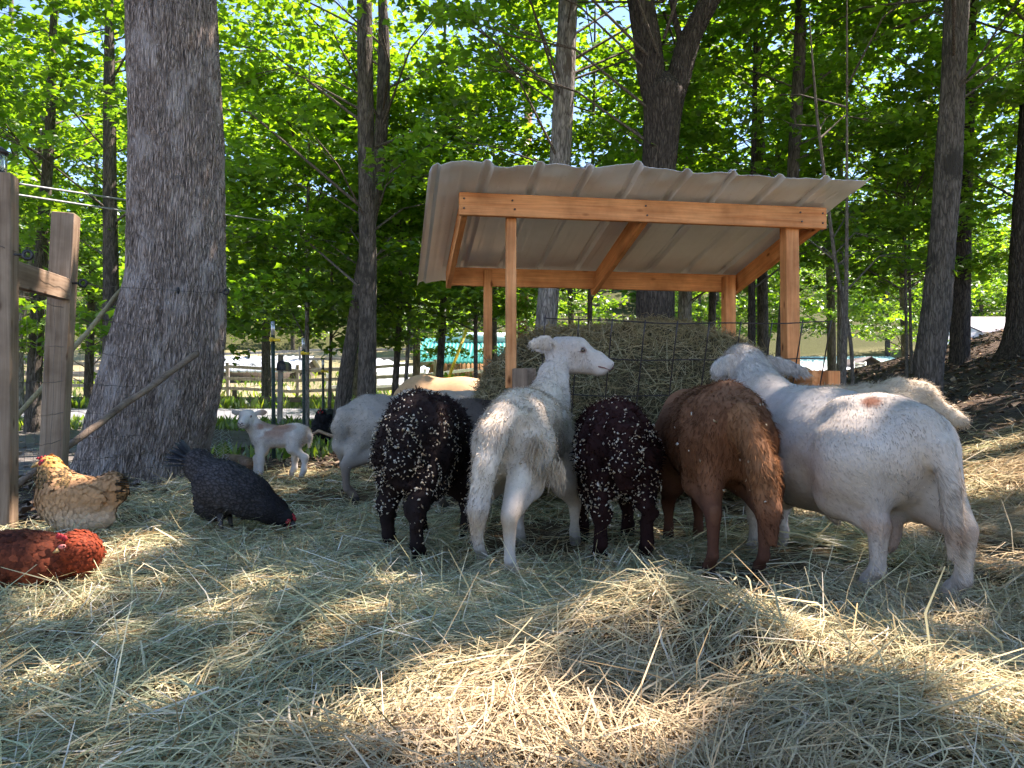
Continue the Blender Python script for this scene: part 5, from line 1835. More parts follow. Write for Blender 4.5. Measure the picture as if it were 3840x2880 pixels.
def legs(B, hind, fore, r=1.0, kh=0.035):
    "hind: (hip xyz, hoof xyz) pairs; fore likewise. The hock points back, the fore knee is straight."
    for (hx, hy, hz), (fx, fy, fz), hr in hind:
        stx, sty, stz = hx + 0.09 - 0.75 * min(0.3, max(0.0, hx - fx - 0.07)), hy * 0.6 + fy * 0.45, hz - 0.15
        hkx, hky, hkz = fx - 0.045, fy, fz + 0.245 * hz / 0.5
        B.cone((hx, hy, hz), (stx, sty, stz), hr, hr * 0.66, 0.05)
        B.cone((hx - 0.03, hy * 0.9, hz - 0.02), (hkx + 0.012, hky, hkz + 0.035), hr * 0.82, 0.032 * r, 0.04)
        B.cone((stx, sty, stz), (hkx + 0.004, hky, hkz), hr * 0.58, 0.029 * r, 0.03)
        B.cone((hkx, hky, hkz), (hkx + 0.012, fy, fz + 0.085), 0.029 * r, 0.0205 * r, 0.015)
        B.cone((hkx - 0.012, hky, hkz + 0.012), (hkx - 0.01, hky, hkz - 0.02), 0.022 * r, 0.019 * r, 0.015)
        B.cone((hkx + 0.012, fy, fz + 0.085), (fx + 0.012, fy, fz + 0.045), 0.0245 * r, 0.022 * r, 0.012)
        B.cone((fx + 0.012, fy, fz + 0.045), (fx + 0.028, fy, fz + 0.012), 0.024 * r, 0.029 * r, 0.01)
    for (sx, sy, sz), (fx, fy, fz), sr in fore:
        ex, ez = sx - 0.03, sz - 0.16
        kz = fz + 0.20 * sz / 0.48
        B.cone((sx, sy, sz), (ex, sy * 0.6 + fy * 0.4, ez), sr, 0.062 * r, 0.05)
        B.cone((ex, sy * 0.6 + fy * 0.4, ez), (fx + 0.005, fy, kz), 0.055 * r, 0.030 * r, 0.03)
        B.cone((fx + 0.008, fy, kz + 0.01), (fx + 0.008, fy, kz - 0.03), 0.031 * r, 0.027 * r, 0.012)
        B.cone((fx, fy, kz - 0.03), (fx - 0.004, fy, fz + 0.07), 0.025 * r, 0.020 * r, 0.012)
        B.cone((fx - 0.004, fy, fz + 0.07), (fx + 0.008, fy, fz + 0.035), 0.027 * r, 0.024 * r, 0.012)
        B.cone((fx + 0.008, fy, fz + 0.035), (fx + 0.024, fy, fz + 0.010), 0.026 * r, 0.030 * r, 0.012)

def frame_of(fwd, up=(0, 0, 1)):
    f = norm(np.array(fwd, float))
    s = norm(np.cross(np.array(up, float), f))
    return f, s, np.cross(f, s)

def head(B, p, fwd, up=(0, 0, 1), s=1.0, ears=(1, 1), ear_dir=(-0.35, 0.9, 0.0), ear_len=0.15):
    "p: poll; fwd: towards the muzzle. Returns eye and nose positions."
    f, sd, u = frame_of(fwd, up)
    p = np.array(p, float)
    def L(a, b, c):
        return p + (f * a + sd * b + u * c) * s
    B.cone(L(0.0, 0, 0.0), L(0.08, 0, 0.015), 0.070 * s, 0.068 * s, 0.03)
    B.cone(L(0.08, 0, 0.012), L(0.205, 0, -0.020), 0.064 * s, 0.045 * s, 0.03)
    B.cone(L(0.205, 0, -0.022), L(0.240, 0, -0.034), 0.045 * s, 0.040 * s, 0.02)
    B.cone(L(0.02, 0, -0.055), L(0.20, 0, -0.058), 0.062 * s, 0.034 * s, 0.03)
    B.ell(L(0.045, 0, -0.045), np.array([0.060, 0.066, 0.060]) * s, 0.03)
    B.cone(L(0.225, 0, -0.065), L(0.235, 0, -0.064), 0.022 * s, 0.020 * s, 0.02)
    for q in (-1, 1):
        B.cone(L(0.085, q * 0.045, 0.038), L(0.125, q * 0.048, 0.030), 0.022 * s, 0.016 * s, 0.02)      # brow
        if ears[(q + 1) // 2]:
            a = L(0.005, q * 0.055, 0.025)
            ed = f * ear_dir[0] + sd * ear_dir[1] * q + u * ear_dir[2]
            ed = norm(ed)
            w3 = norm(u - ed * (u @ ed) + 0.25 * f)
            w3 = norm(w3 - ed * (w3 @ ed))
            n2 = np.cross(ed, w3)
            R = np.stack([ed, w3, n2], 1)
            B.ell(a + ed * ear_len * 0.52 * s, (ear_len * 0.55 * s, 0.040 * s, max(0.0125 * s, 0.0115)), 0.014, R)
    eyes = [L(0.118, q * 0.0585, 0.020) for q in (-1, 1)]
    return dict(eyes=eyes, nose=L(0.272, 0, -0.030), mouth=L(0.24, 0, -0.06), L=L, f=f, s=sd, u=u)

def face(T, hd, s=1.0, nose='nose', eyes=(0, 1)):
    for k in eyes:
        e = hd['eyes'][k]
        part_geo('eye', Geo().ball(tuple(e), 0.0145 * s, 12, 8), M['eye'], T)
        out = hd['s'] * (1 if k else -1)
        ring = [tuple(e + (hd['f'] * math.cos(a) * 1.25 + hd['u'] * math.sin(a) * 0.85) * 0.0145 * s + out * 0.006 * s) for a in np.linspace(0, 2 * PI, 15)]
        part_geo('eyelid', Geo().tube(ring, 0.0042 * s, 6, False), M['lid'], T)
    G = Geo()
    L = hd['L']
    for q in (-1, 1):
        G.ball(tuple(L(0.272, q * 0.017, -0.022)), 0.0085 * s, 8, 6)
    G.ball(tuple(L(0.279, 0, -0.036)), 0.0085 * s, 8, 6)
    part_geo('nose', G, M[nose], T)
    G = Geo()
    pts = [L(0.205 + 0.068 * math.cos(a), 0.0425 * math.sin(a), -0.056 + 0.010 * abs(math.sin(a))) for a in np.linspace(-1.5, 1.5, 13)]
    G.tube([tuple(q) for q in pts], 0.0032 * s, 5)
    part_geo('mouth', G, M[nose], T)

def torso(B, back, belly, w, L=0.62, k=0.09, chest=1.0, rump=1.0):
    zc, rz = (back + belly) / 2, (back - belly) / 2
    B.ell((-L * 0.40, 0, zc + 0.02), (0.20 * rump, w * 0.47 * rump, rz * 0.93), k)
    B.ell((0.0, 0, zc - 0.005), (L * 0.56, w * 0.5, rz), k)
    B.ell((L * 0.40, 0, zc - 0.005), (0.19, w * 0.44 * chest, rz * 0.97), k)

def down_back(p):
    c = np.zeros_like(p)
    c[:, 0] = -0.7
    c[:, 2] = -0.75
    return c

def flat_col(c):
    c = np.array(c, float)
    return lambda p: np.repeat(c[None], len(p), 0)

def chips(T, v, q, n, seed, dens, size=(0.003, 0.0085)):
    "wood shavings caught in the wool"
    rng = np.random.default_rng(seed)
    p, nr = sample(v, q, n * 4, rng)
    k = rng.random(len(p)) < dens(p)
    p, nr = p[k][:n], nr[k][:n]
    n = len(p)
    s = rng.uniform(*size, n)[:, None] * np.where(rng.random((n, 1)) < 0.12, 1.6, 1.0)
    nn = norm(nr + rng.normal(0, 0.35, (n, 3)))
    a = norm(np.cross(nn, rng.normal(0, 1, (n, 3))))
    b = np.cross(nn, a)
    c = p + nr * (0.006 + rng.random((n, 1)) * 0.014)
    t = rng.uniform(0.4, 0.9, (n, 1))
    top = np.stack([c - a * s, c - b * s * t, c + a * s * rng.uniform(0.7, 1.1, (n, 1)), c + b * s * t * rng.uniform(0.6, 1.1, (n, 1)), c - nn * 0.003], 1).reshape(-1, 3)
    i = np.arange(n)[:, None] * 5
    tr = np.concatenate([i + np.array([[x]]) for x in ((0, 1, 2), (0, 2, 3), (1, 0, 4), (2, 1, 4), (3, 2, 4), (0, 3, 4))], 0).reshape(-1, 3)
    col = np.array([(0.62, 0.52, 0.38), (0.72, 0.64, 0.52), (0.50, 0.38, 0.25), (0.66, 0.60, 0.50)])[rng.integers(0, 4, n)] * rng.uniform(0.75, 1.1, (n, 1))
    link('wood_shavings', np_mesh('wood_shavings', top, tr, np.repeat(col, 5, 0)), M['chip'], T, kind='stuff')

def smooth01(x, a, b):
    t = np.clip((x - a) / (b - a), 0, 1)
    return t * t * (3 - 2 * t)

def hooves(p, c, hoof=(0.05, 0.04, 0.035)):
    k = (1 - smooth01(p[:, 2], 0.028, 0.036))[:, None]
    return c * (1 - k) + np.array([hoof]) * k

def build_sheep():
    D = math.radians
    def wool_disp(a1, f1, a2=0.0, f2=60.0, zmin=0.28):
        def f(p):
            k = smooth01(p[:, 2], zmin, zmin + 0.1)
            return ((vnoise(p, f1) - 0.5) * a1 + (vnoise(p, f2, 7.0) - 0.5) * a2) * k
        return f
    # ---- black sheep, first from the left
    def black(label, loc, rz, seed, chipn, hind_sp=(0.125, -0.115), w=0.315, back=0.72, topc=(0.020, 0.012, 0.011), h0=None):
        B = Body()
        torso(B, back, 0.26, w, 0.60, 0.10)
        h0 = h0 or [(-0.31, hind_sp[0], 0), (-0.36, hind_sp[1], 0)]
        legs(B, [((-0.27, 0.085, 0.46), h0[0], 0.10), ((-0.27, -0.085, 0.46), h0[1], 0.10)],
             [((0.26, 0.10, 0.44), (0.24, 0.10, 0), 0.10), ((0.26, -0.10, 0.44), (0.27, -0.13, 0), 0.10)], 1.30)
        B.chain([(0.34, 0, 0.50, 0.12), (0.48, 0, 0.46, 0.095), (0.58, 0, 0.44, 0.08)], 0.06)
        hd = head(B, (0.60, 0, 0.46), (1, 0, -0.45))
        B.chain([(-0.44, 0.0, 0.56, 0.05), (-0.48, 0.005, 0.44, 0.052), (-0.475, 0.01, 0.34, 0.03)], 0.05)
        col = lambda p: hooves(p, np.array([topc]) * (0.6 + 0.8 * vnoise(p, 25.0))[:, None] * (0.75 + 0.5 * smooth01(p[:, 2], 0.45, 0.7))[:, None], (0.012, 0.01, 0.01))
        wool = lambda p: 0.012 * smooth01(p[:, 2], 0.20, 0.42) + 0.006
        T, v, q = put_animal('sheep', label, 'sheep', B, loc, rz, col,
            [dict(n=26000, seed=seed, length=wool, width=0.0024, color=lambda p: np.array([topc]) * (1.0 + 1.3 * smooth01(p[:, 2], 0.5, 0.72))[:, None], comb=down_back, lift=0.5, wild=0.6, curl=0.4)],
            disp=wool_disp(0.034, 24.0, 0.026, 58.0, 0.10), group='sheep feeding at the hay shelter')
        face(T, hd, 1.0, 'darknose')
        rear = lambda p: np.clip(0.10 + 0.9 * smooth01(-p[:, 0], -0.05, 0.25) * smooth01(p[:, 2], 0.10, 0.3) * (1 - 0.88 * smooth01(p[:, 2], back - 0.20, back - 0.06)), 0, 1) * (0.10 + 1.4 * smooth01(vnoise(p, 9.0, 4.0), 0.42, 0.62))
        chips(T, v, q, chipn, seed + 1, rear)
        return T
    g = lambda x, y: (x, y, gz1(x, y))
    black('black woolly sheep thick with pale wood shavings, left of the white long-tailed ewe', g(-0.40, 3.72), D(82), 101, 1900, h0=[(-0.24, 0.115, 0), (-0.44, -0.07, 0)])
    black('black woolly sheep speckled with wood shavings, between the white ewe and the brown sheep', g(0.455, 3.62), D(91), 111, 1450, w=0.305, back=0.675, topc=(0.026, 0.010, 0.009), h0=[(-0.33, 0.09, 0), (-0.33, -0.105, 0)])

    # ---- white ewe with the long woolly tail
    B = Body()
    torso(B, 0.70, 0.34, 0.285, 0.62, 0.09, chest=1.10, rump=0.95)
    B.ell((-0.02, 0, 0.62), (0.24, 0.12, 0.10), 0.08)
    legs(B, [((-0.28, 0.080, 0.49), (-0.28, 0.135, 0), 0.092), ((-0.28, -0.080, 0.49), (-0.52, -0.055, 0), 0.092)],
         [((0.27, 0.09, 0.45), (0.25, 0.10, 0), 0.10), ((0.27, -0.09, 0.45), (0.30, -0.155, 0), 0.10)], 0.98)
    B.chain([(0.27, 0, 0.56, 0.125), (0.41, -0.01, 0.69, 0.086), (0.49, -0.02, 0.80, 0.068), (0.535, -0.03, 0.90, 0.060)], 0.06)
    rz = D(76)
    # the head is turned to the picture's right: undo the body's heading
    wf = np.array([0.97, -0.10, -0.18])
    lf = rotz(-rz) @ wf
    hd = head(B, (0.555, -0.035, 0.935), lf, s=1.0, ear_dir=(-0.86, 0.50, -0.12), ear_len=0.175)
    B.chain([(-0.40, 0.01, 0.60, 0.062), (-0.50, 0.02, 0.55, 0.056)], 0.05)
    B.chain([(-0.50, 0.02, 0.55, 0.056), (-0.58, 0.035, 0.42, 0.044), (-0.61, 0.050, 0.28, 0.040), (-0.61, 0.055, 0.16, 0.020)], 0.010)
    def wcol(p):
        n = vnoise(p, 7.0)[:, None]
        c = np.array([[0.57, 0.485, 0.385]]) * (0.80 + 0.4 * n)
        shaggy = (smooth01(p[:, 2], 0.42, 0.62) * smooth01(-p[:, 0], -0.30, 0.1))[:, None]
        c = c * (1 - shaggy * 0.3 * n) + np.array([[0.50, 0.36, 0.22]]) * shaggy * 0.3 * n
        short = (smooth01(p[:, 0], 0.30, 0.5))[:, None]
        c = c * (1 - short) + np.array([[0.50, 0.43, 0.37]]) * short
        leg = (1 - smooth01(p[:, 2], 0.30, 0.38))[:, None]
        hock = (np.exp(-((p[:, 2] - 0.22) / 0.05) ** 2))[:, None] * leg * (p[:, 0] < -0.45)[:, None]
        c = c * (1 - leg) + np.array([[0.48, 0.42, 0.36]]) * leg
        c = c * (1 - 0.6 * hock) + np.array([[0.40, 0.27, 0.15]]) * 0.6 * hock
        return hooves(p, c, (0.30, 0.26, 0.22))
    def wlen(p):
        body = smooth01(p[:, 2], 0.36, 0.44) * (1 - smooth01(p[:, 0], 0.30, 0.46))
        tail = (p[:, 0] < -0.50) & (p[:, 2] > 0.1) & (p[:, 1] > -0.02)
        return 0.008 + 0.014 * body * (1 - tail) + 0.016 * tail + 0.010 * (p[:, 0] > 0.2) * (p[:, 0] < 0.53) * (p[:, 2] > 0.5) + 0.010 * body * (vnoise(p, 9.0) > 0.55)
    T, v, q = put_animal('sheep', 'shaggy white ewe with a long woolly tail, head raised against the hay', 'sheep', B, g(0.075, 3.52), rz, wcol,
        [dict(n=34000, seed=121, length=wlen, width=0.0014, color=wcol, comb=lambda p: np.stack([-0.6 - 0 * p[:, 0], 0.15 * np.sign(p[:, 1]), -0.8 + 0 * p[:, 2]], -1), lift=0.34, wild=0.22, curl=0.06)],
        h=0.0105, disp=wool_disp(0.022, 16.0, 0.008, 45.0, 0.40), scale=1.03, group='sheep feeding at the hay shelter')
    face(T, hd, 1.0)
    chips(T, v, q, 60, 122, lambda p: (smooth01(-p[:, 0], 0.25, 0.4) * (p[:, 2] > 0.3)), (0.003, 0.007))
    # hanging tufts of shed wool on the thigh
    rng = np.random.default_rng(5)
    vs_, qs_, ts_, cs_, n0 = [], [], [], [], 0
    for cx, cyy, cz in ((-0.42, -0.13, 0.52), (-0.38, -0.19, 0.42), (-0.42, -0.10, 0.44), ):
        m = 260
        a = np.array([cx, cyy, cz]) + rng.normal(0, 0.016, (m, 3))
        L = rng.uniform(0.03, 0.085, m)[:, None]
        d = norm(np.stack([rng.normal(-0.2, 0.2, m), rng.normal(0, 0.22, m), -np.ones(m)], -1))
        s = norm(np.cross(d, rng.normal(0, 1, (m, 3)))) * 0.0012
        mid = a + d * L * 0.5 + rng.normal(0, 0.01, (m, 3))
        tip = mid + d * L * 0.5 + rng.normal(0, 0.014, (m, 3))
        vs_.append(np.stack([a - s, a + s, mid + s, mid - s, tip], 1).reshape(-1, 3))
        i = np.arange(m)[:, None] * 5 + n0
        qs_.append(i + np.array([[0, 1, 2, 3]]))
        ts_.append(i + np.array([[3, 2, 4]]))
        cs_.append(np.repeat(np.array([[0.55, 0.44, 0.32]]) * rng.uniform(0.7, 1.15, (m, 1)), 5, 0))
        n0 += m * 5
    link('shed_tufts', np_mesh('shed_tufts', np.concatenate(vs_), [np.concatenate(qs_), np.concatenate(ts_)], np.concatenate(cs_)), M['fur'], T, kind='stuff')

    # ---- brown sheep
    B = Body()
    torso(B, 0.745, 0.31, 0.355, 0.66, 0.09, rump=1.0)
    legs(B, [((-0.30, 0.090, 0.50), (-0.40, 0.105, 0), 0.105), ((-0.30, -0.090, 0.50), (-0.42, -0.085, 0), 0.105)],
         [((0.28, 0.10, 0.45), (0.34, 0.09, 0), 0.11), ((0.28, -0.10, 0.45), (0.36, -0.06, 0), 0.11)], 1.02)
    B.ell((-0.33, -0.15, 0.33), (0.10, 0.05, 0.10), 0.05)
    B.chain([(0.34, 0, 0.52, 0.13), (0.50, 0.03, 0.48, 0.10), (0.60, 0.05, 0.46, 0.08)], 0.06)
    hd = head(B, (0.62, 0.05, 0.48), (1, 0.1, -0.4))
    B.chain([(-0.44, -0.005, 0.62, 0.058), (-0.52, -0.015, 0.55, 0.052)], 0.05)
    B.chain([(-0.52, -0.015, 0.55, 0.052), (-0.59, -0.03, 0.42, 0.050), (-0.615, -0.045, 0.28, 0.046), (-0.615, -0.055, 0.17, 0.022)], 0.010)
    def bcol(p):
        n = vnoise(p, 8.0)[:, None]
        c = np.array([[0.165, 0.070, 0.034]]) * (0.75 + 0.5 * n)
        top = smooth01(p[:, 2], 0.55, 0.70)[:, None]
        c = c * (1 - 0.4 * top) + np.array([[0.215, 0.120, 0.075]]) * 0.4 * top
        tail = ((p[:, 0] < -0.47) & (p[:, 2] > 0.12))[:, None] * 1.0
        c = c * (1 - tail * 0.7) + np.array([[0.26, 0.125, 0.06]]) * tail * 0.7
        leg = (1 - smooth01(p[:, 2], 0.22, 0.40))[:, None]
        c = c * (1 - 0.75 * leg) + np.array([[0.07, 0.030, 0.022]]) * 0.75 * leg
        return hooves(p, c, (0.03, 0.02, 0.015))
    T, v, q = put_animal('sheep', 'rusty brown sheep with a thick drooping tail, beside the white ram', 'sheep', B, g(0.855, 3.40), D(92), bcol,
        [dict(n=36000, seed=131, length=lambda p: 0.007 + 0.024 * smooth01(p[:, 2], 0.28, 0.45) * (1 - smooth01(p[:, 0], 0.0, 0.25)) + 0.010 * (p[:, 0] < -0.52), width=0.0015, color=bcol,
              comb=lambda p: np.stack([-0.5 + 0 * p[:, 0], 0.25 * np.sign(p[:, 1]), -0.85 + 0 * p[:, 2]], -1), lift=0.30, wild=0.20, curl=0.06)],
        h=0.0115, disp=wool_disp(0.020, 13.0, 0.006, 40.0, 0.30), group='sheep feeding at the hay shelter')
    face(T, hd, 1.0, 'darknose')
    chips(T, v, q, 46, 132, lambda p: smooth01(-p[:, 0], 0.05, 0.3) * (p[:, 2] > 0.25) * 0.5, (0.004, 0.011))

    # ---- white ram
    B = Body()
    L = 0.78
    B.ell((-0.34, 0, 0.480), (0.22, 0.190, 0.200), 0.08)
    B.ell((-0.02, 0, 0.462), (0.45, 0.232, 0.226), 0.10)
    B.ell((0.10, 0, 0.43), (0.28, 0.228, 0.195), 0.10)
    B.ell((0.34, 0, 0.48), (0.22, 0.19, 0.21), 0.09)
    B.ell((0.16, 0.0, 0.64), (0.30, 0.10, 0.07), 0.08)
    for sg in (-1, 1):
        B.ell((-0.27, sg * 0.105, 0.625), (0.07, 0.045, 0.045), 0.05)
        B.ell((0.33, sg * 0.150, 0.50), (0.10, 0.055, 0.15), 0.05)
        B.ell((-0.36, sg * 0.135, 0.45), (0.13, 0.07, 0.15), 0.05)
    legs(B, [((-0.34, 0.115, 0.47), (-0.40, 0.105, 0), 0.135), ((-0.34, -0.115, 0.47), (-0.56, -0.085, 0), 0.135)],
         [((0.34, 0.115, 0.45), (0.33, 0.135, 0), 0.125), ((0.34, -0.115, 0.45), (0.48, -0.075, 0), 0.125)], 1.22)
    B.chain([(0.36, 0, 0.56, 0.165), (0.52, -0.01, 0.66, 0.125), (0.63, -0.03, 0.745, 0.100), (0.70, -0.045, 0.80, 0.085)], 0.07)
    rz = D(101)
    lf = rotz(-rz) @ np.array([-0.16, 0.97, 0.06])
    hd = head(B, (0.715, -0.05, 0.835), lf, s=1.15, ear_dir=(-0.55, 0.80, -0.30), ear_len=0.20)
    B.chain([(-0.50, -0.01, 0.58, 0.060), (-0.575, -0.02, 0.50, 0.046)], 0.06)
    B.chain([(-0.575, -0.02, 0.50, 0.046), (-0.615, -0.025, 0.38, 0.038), (-0.63, -0.02, 0.26, 0.030), (-0.625, -0.015, 0.155, 0.012)], 0.012)
    B.chain([(-0.02, 0, 0.235, 0.035), (-0.05, 0, 0.195, 0.022)], 0.03)
    B.ell((-0.33, 0, 0.20), (0.055, 0.055, 0.085), 0.03)
    B.cone((-0.33, 0, 0.33), (-0.33, 0, 0.23), 0.04, 0.04, 0.04)
    def rcol(p):
        n = vnoise(p, 6.0)[:, None]
        c = np.array([[0.45, 0.41, 0.365]]) * (0.88 + 0.24 * n)
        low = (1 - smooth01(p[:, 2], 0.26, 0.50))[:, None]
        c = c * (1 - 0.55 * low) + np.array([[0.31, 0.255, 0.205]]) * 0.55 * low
        st = (smooth01(vnoise(p, 5.0, 21.0), 0.5, 0.75) * 0.35)[:, None]
        c = c * (1 - st) + np.array([[0.36, 0.29, 0.22]]) * st
        leg = (1 - smooth01(p[:, 2], 0.20, 0.30))[:, None]
        c = c * (1 - 0.5 * leg) + np.array([[0.46, 0.40, 0.35]]) * 0.5 * leg
        tail = (smooth01(-p[:, 0], 0.50, 0.57) * (p[:, 2] > 0.1))[:, None]
        c = c * (1 - 0.5 * tail) + np.array([[0.50, 0.41, 0.32]]) * 0.5 * tail
        pt = p + (np.stack([vnoise(p, 60.0), vnoise(p, 60.0, 5.0), 0 * p[:, 0]], -1) - 0.5) * 0.02
        spot = np.exp(-(((pt[:, 0] + 0.375) / 0.045) ** 2 + ((pt[:, 1] - 0.075) / 0.030) ** 2) ** 3) * (p[:, 2] > 0.5)
        c = c * (1 - spot[:, None]) + np.array([[0.15, 0.065, 0.04]]) * spot[:, None]
        hock = np.exp(-((p[:, 2] - 0.235) / 0.035) ** 2) * (p[:, 0] < -0.41)
        c = c * (1 - 0.6 * hock[:, None]) + np.array([[0.34, 0.22, 0.15]]) * 0.6 * hock[:, None]
        sc = np.exp(-(((p[:, 0] + 0.33) / 0.07) ** 2 + (p[:, 1] / 0.07) ** 2 + ((p[:, 2] - 0.18) / 0.09) ** 2) ** 2)
        c = c * (1 - 0.8 * sc[:, None]) + np.array([[0.28, 0.17, 0.13]]) * 0.8 * sc[:, None]
        return hooves(p, c, (0.35, 0.32, 0.29))
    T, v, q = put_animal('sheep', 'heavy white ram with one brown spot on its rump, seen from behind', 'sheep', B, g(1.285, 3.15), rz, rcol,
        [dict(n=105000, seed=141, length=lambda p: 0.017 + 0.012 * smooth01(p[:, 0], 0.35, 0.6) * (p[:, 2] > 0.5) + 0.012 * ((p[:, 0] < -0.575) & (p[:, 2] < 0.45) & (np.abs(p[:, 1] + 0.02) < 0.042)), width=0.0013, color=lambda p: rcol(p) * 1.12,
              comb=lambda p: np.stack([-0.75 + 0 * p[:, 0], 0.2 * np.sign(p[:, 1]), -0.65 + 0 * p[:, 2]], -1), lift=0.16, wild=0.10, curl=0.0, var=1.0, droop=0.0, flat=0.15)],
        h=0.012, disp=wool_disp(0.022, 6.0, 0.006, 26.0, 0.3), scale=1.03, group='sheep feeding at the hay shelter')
    face(T, hd, 1.18)

    # ---- plain feeders, partly hidden
    def plain(label, loc, rz, colf, seed, back=0.70, w=0.38, belly=0.29, flen=0.020, n=14000, neck=None, headp=None, hf=(1, 0, -0.4), scale=1.0, tail=None, L=0.62, h0=None, disp=None, ear=0.14, f0=None, wild=0.3, lift=0.45):
        B = Body()
        torso(B, back, belly, w, L, 0.09)
        h0 = h0 or [(-0.32, 0.11, 0), (-0.36, -0.11, 0)]
        f0 = f0 or [(0.26, 0.10, 0), (0.29, -0.10, 0)]
        legs(B, [((-0.28, 0.10, 0.48), h0[0], 0.112), ((-0.28, -0.10, 0.48), h0[1], 0.112)],
             [((0.27, 0.10, 0.45), f0[0], 0.10), ((0.27, -0.10, 0.45), f0[1], 0.10)], 1.05)
        B.chain(neck or [(0.34, 0, 0.56, 0.12), (0.48, 0, 0.55, 0.095), (0.58, 0, 0.54, 0.08)], 0.06)
        hd = head(B, headp or (0.60, 0, 0.56), hf, ear_len=ear)
        B.chain(tail or [(-0.44, 0, 0.58, 0.05), (-0.475, 0, 0.48, 0.042), (-0.475, 0, 0.36, 0.03), (-0.46, 0, 0.27, 0.014)], 0.05)
        T, v, q = put_animal('sheep', label, 'sheep', B, loc, rz, colf,
            [dict(n=n, seed=seed, length=lambda p: 0.007 + (flen - 0.007) * smooth01(p[:, 2], 0.30, 0.42), width=0.0013, color=colf, comb=down_back, lift=lift, wild=wild, curl=0.12)],
            disp=disp or wool_disp(0.020, 18.0, 0.010, 50.0), scale=scale, group='sheep feeding at the hay shelter')
        face(T, hd)
        return T, v, q
    grey = lambda p: hooves(p, np.array([[0.33, 0.295, 0.245]]) * (0.8 + 0.4 * vnoise(p, 9.0))[:, None] * (1 - 0.45 * (1 - smooth01(p[:, 2], 0.15, 0.40))[:, None] * np.array([[0.8, 1.0, 1.1]])))
    T, v, q = plain('cream-grey woolly sheep, its hindquarters showing left of the first black sheep', g(-0.80, 5.62), D(38), grey, 151, h0=[(-0.34, 0.10, 0), (-0.42, -0.08, 0)], scale=1.04, n=20000)
    chips(T, v, q, 60, 152, lambda p: smooth01(-p[:, 0], 0.0, 0.3) * 0.6 + 0 * p[:, 2], (0.003, 0.007))
    beige = lambda p: hooves(p, np.array([[0.46, 0.40, 0.32]]) * (0.8 + 0.4 * vnoise(p, 9.0))[:, None])
    plain('beige sheep whose rounded back shows between the cream-grey and tan sheep', g(-0.55, 6.38), D(20), beige, 161, scale=1.10, n=7000)
    def tan(p):
        c = np.array([[0.50, 0.315, 0.17]]) * (0.88 + 0.24 * vnoise(p, 6.0))[:, None]
        fr = smooth01(p[:, 0], -0.10, 0.25)[:, None]
        c = c * (1 - 0.5 * fr) + np.array([[0.60, 0.47, 0.29]]) * 0.5 * fr
        return hooves(p, c)
    plain('large smooth tan sheep in the sunlight behind the left shelter posts', g(-0.46, 7.02), D(3), tan, 171, back=0.74, belly=0.27, w=0.42, L=0.74, flen=0.008, n=9000, scale=1.24,
          disp=lambda p: (vnoise(p, 7.0) - 0.5) * 0.012, wild=0.15, lift=0.2)
    dk = lambda p: hooves(p, np.array([[0.085, 0.068, 0.055]]) * (0.7 + 0.6 * vnoise(p, 9.0))[:, None], (0.02, 0.015, 0.01))
    T, v, q = plain('dark grey-brown sheep half hidden between the black sheep and the white ewe', g(-0.16, 4.92), D(62), dk, 181, n=12000, scale=1.0, back=0.69)
    chips(T, v, q, 160, 182, lambda p: (1 - smooth01(p[:, 2], 0.35, 0.55)) * 0.9 + 0.05, (0.004, 0.009))
    cream = lambda p: hooves(p, np.array([[0.50, 0.41, 0.30]]) * (0.85 + 0.3 * vnoise(p, 9.0))[:, None])
    plain('cream sheep behind the ram, its woolly tail sticking out past his rump', (1.84, 4.45, gz1(1.84, 4.45) + 0.02), D(172), cream, 191, back=0.70, w=0.36, n=24000, flen=0.028, scale=1.08,
          tail=[(-0.34, 0, 0.66, 0.080), (-0.44, 0.0, 0.64, 0.070), (-0.53, 0.02, 0.565, 0.045), (-0.60, 0.03, 0.52, 0.036), (-0.645, 0.03, 0.505, 0.02)])

    # ---- lamb
    B = Body()
    B.ell((-0.14, 0, 0.375), (0.13, 0.092, 0.105), 0.06)
    B.ell((0.0, 0, 0.36), (0.20, 0.095, 0.100), 0.06)
    B.ell((0.14, 0, 0.365), (0.11, 0.088, 0.110), 0.06)
    for (hx, hy), (fx, fy) in (((-0.16, 0.055), (-0.215, 0.062)), ((-0.16, -0.055), (-0.11, -0.062))):
        B.chain([(hx, hy, 0.36, 0.072), (hx + 0.035, fy, 0.26, 0.052), (fx - 0.02, fy, 0.175, 0.029), (fx - 0.008, fy, 0.065, 0.025), (fx + 0.012, fy, 0.012, 0.027)], 0.03)
    for (hx, hy), (fx, fy) in (((0.15, 0.055), (0.155, 0.05)), ((0.15, -0.055), (0.205, -0.058))):
        B.chain([(hx, hy, 0.33, 0.066), (hx, fy, 0.24, 0.046), (fx, fy, 0.155, 0.036), (fx, fy, 0.06, 0.027), (fx + 0.012, fy, 0.012, 0.029)], 0.03)
    B.chain([(0.17, 0, 0.40, 0.085), (0.235, 0.005, 0.47, 0.064), (0.265, 0.01, 0.515, 0.052)], 0.04)
    rz = D(186)
    lf = rotz(-rz) @ np.array([-0.02, -0.95, -0.20])
    hd = head(B, (0.265, 0.012, 0.548), lf, s=0.80, ear_dir=(-0.15, 1.0, 0.12), ear_len=0.145)
    B.chain([(-0.24, 0, 0.42, 0.025), (-0.265, 0, 0.36, 0.018), (-0.255, 0, 0.27, 0.012)], 0.03)
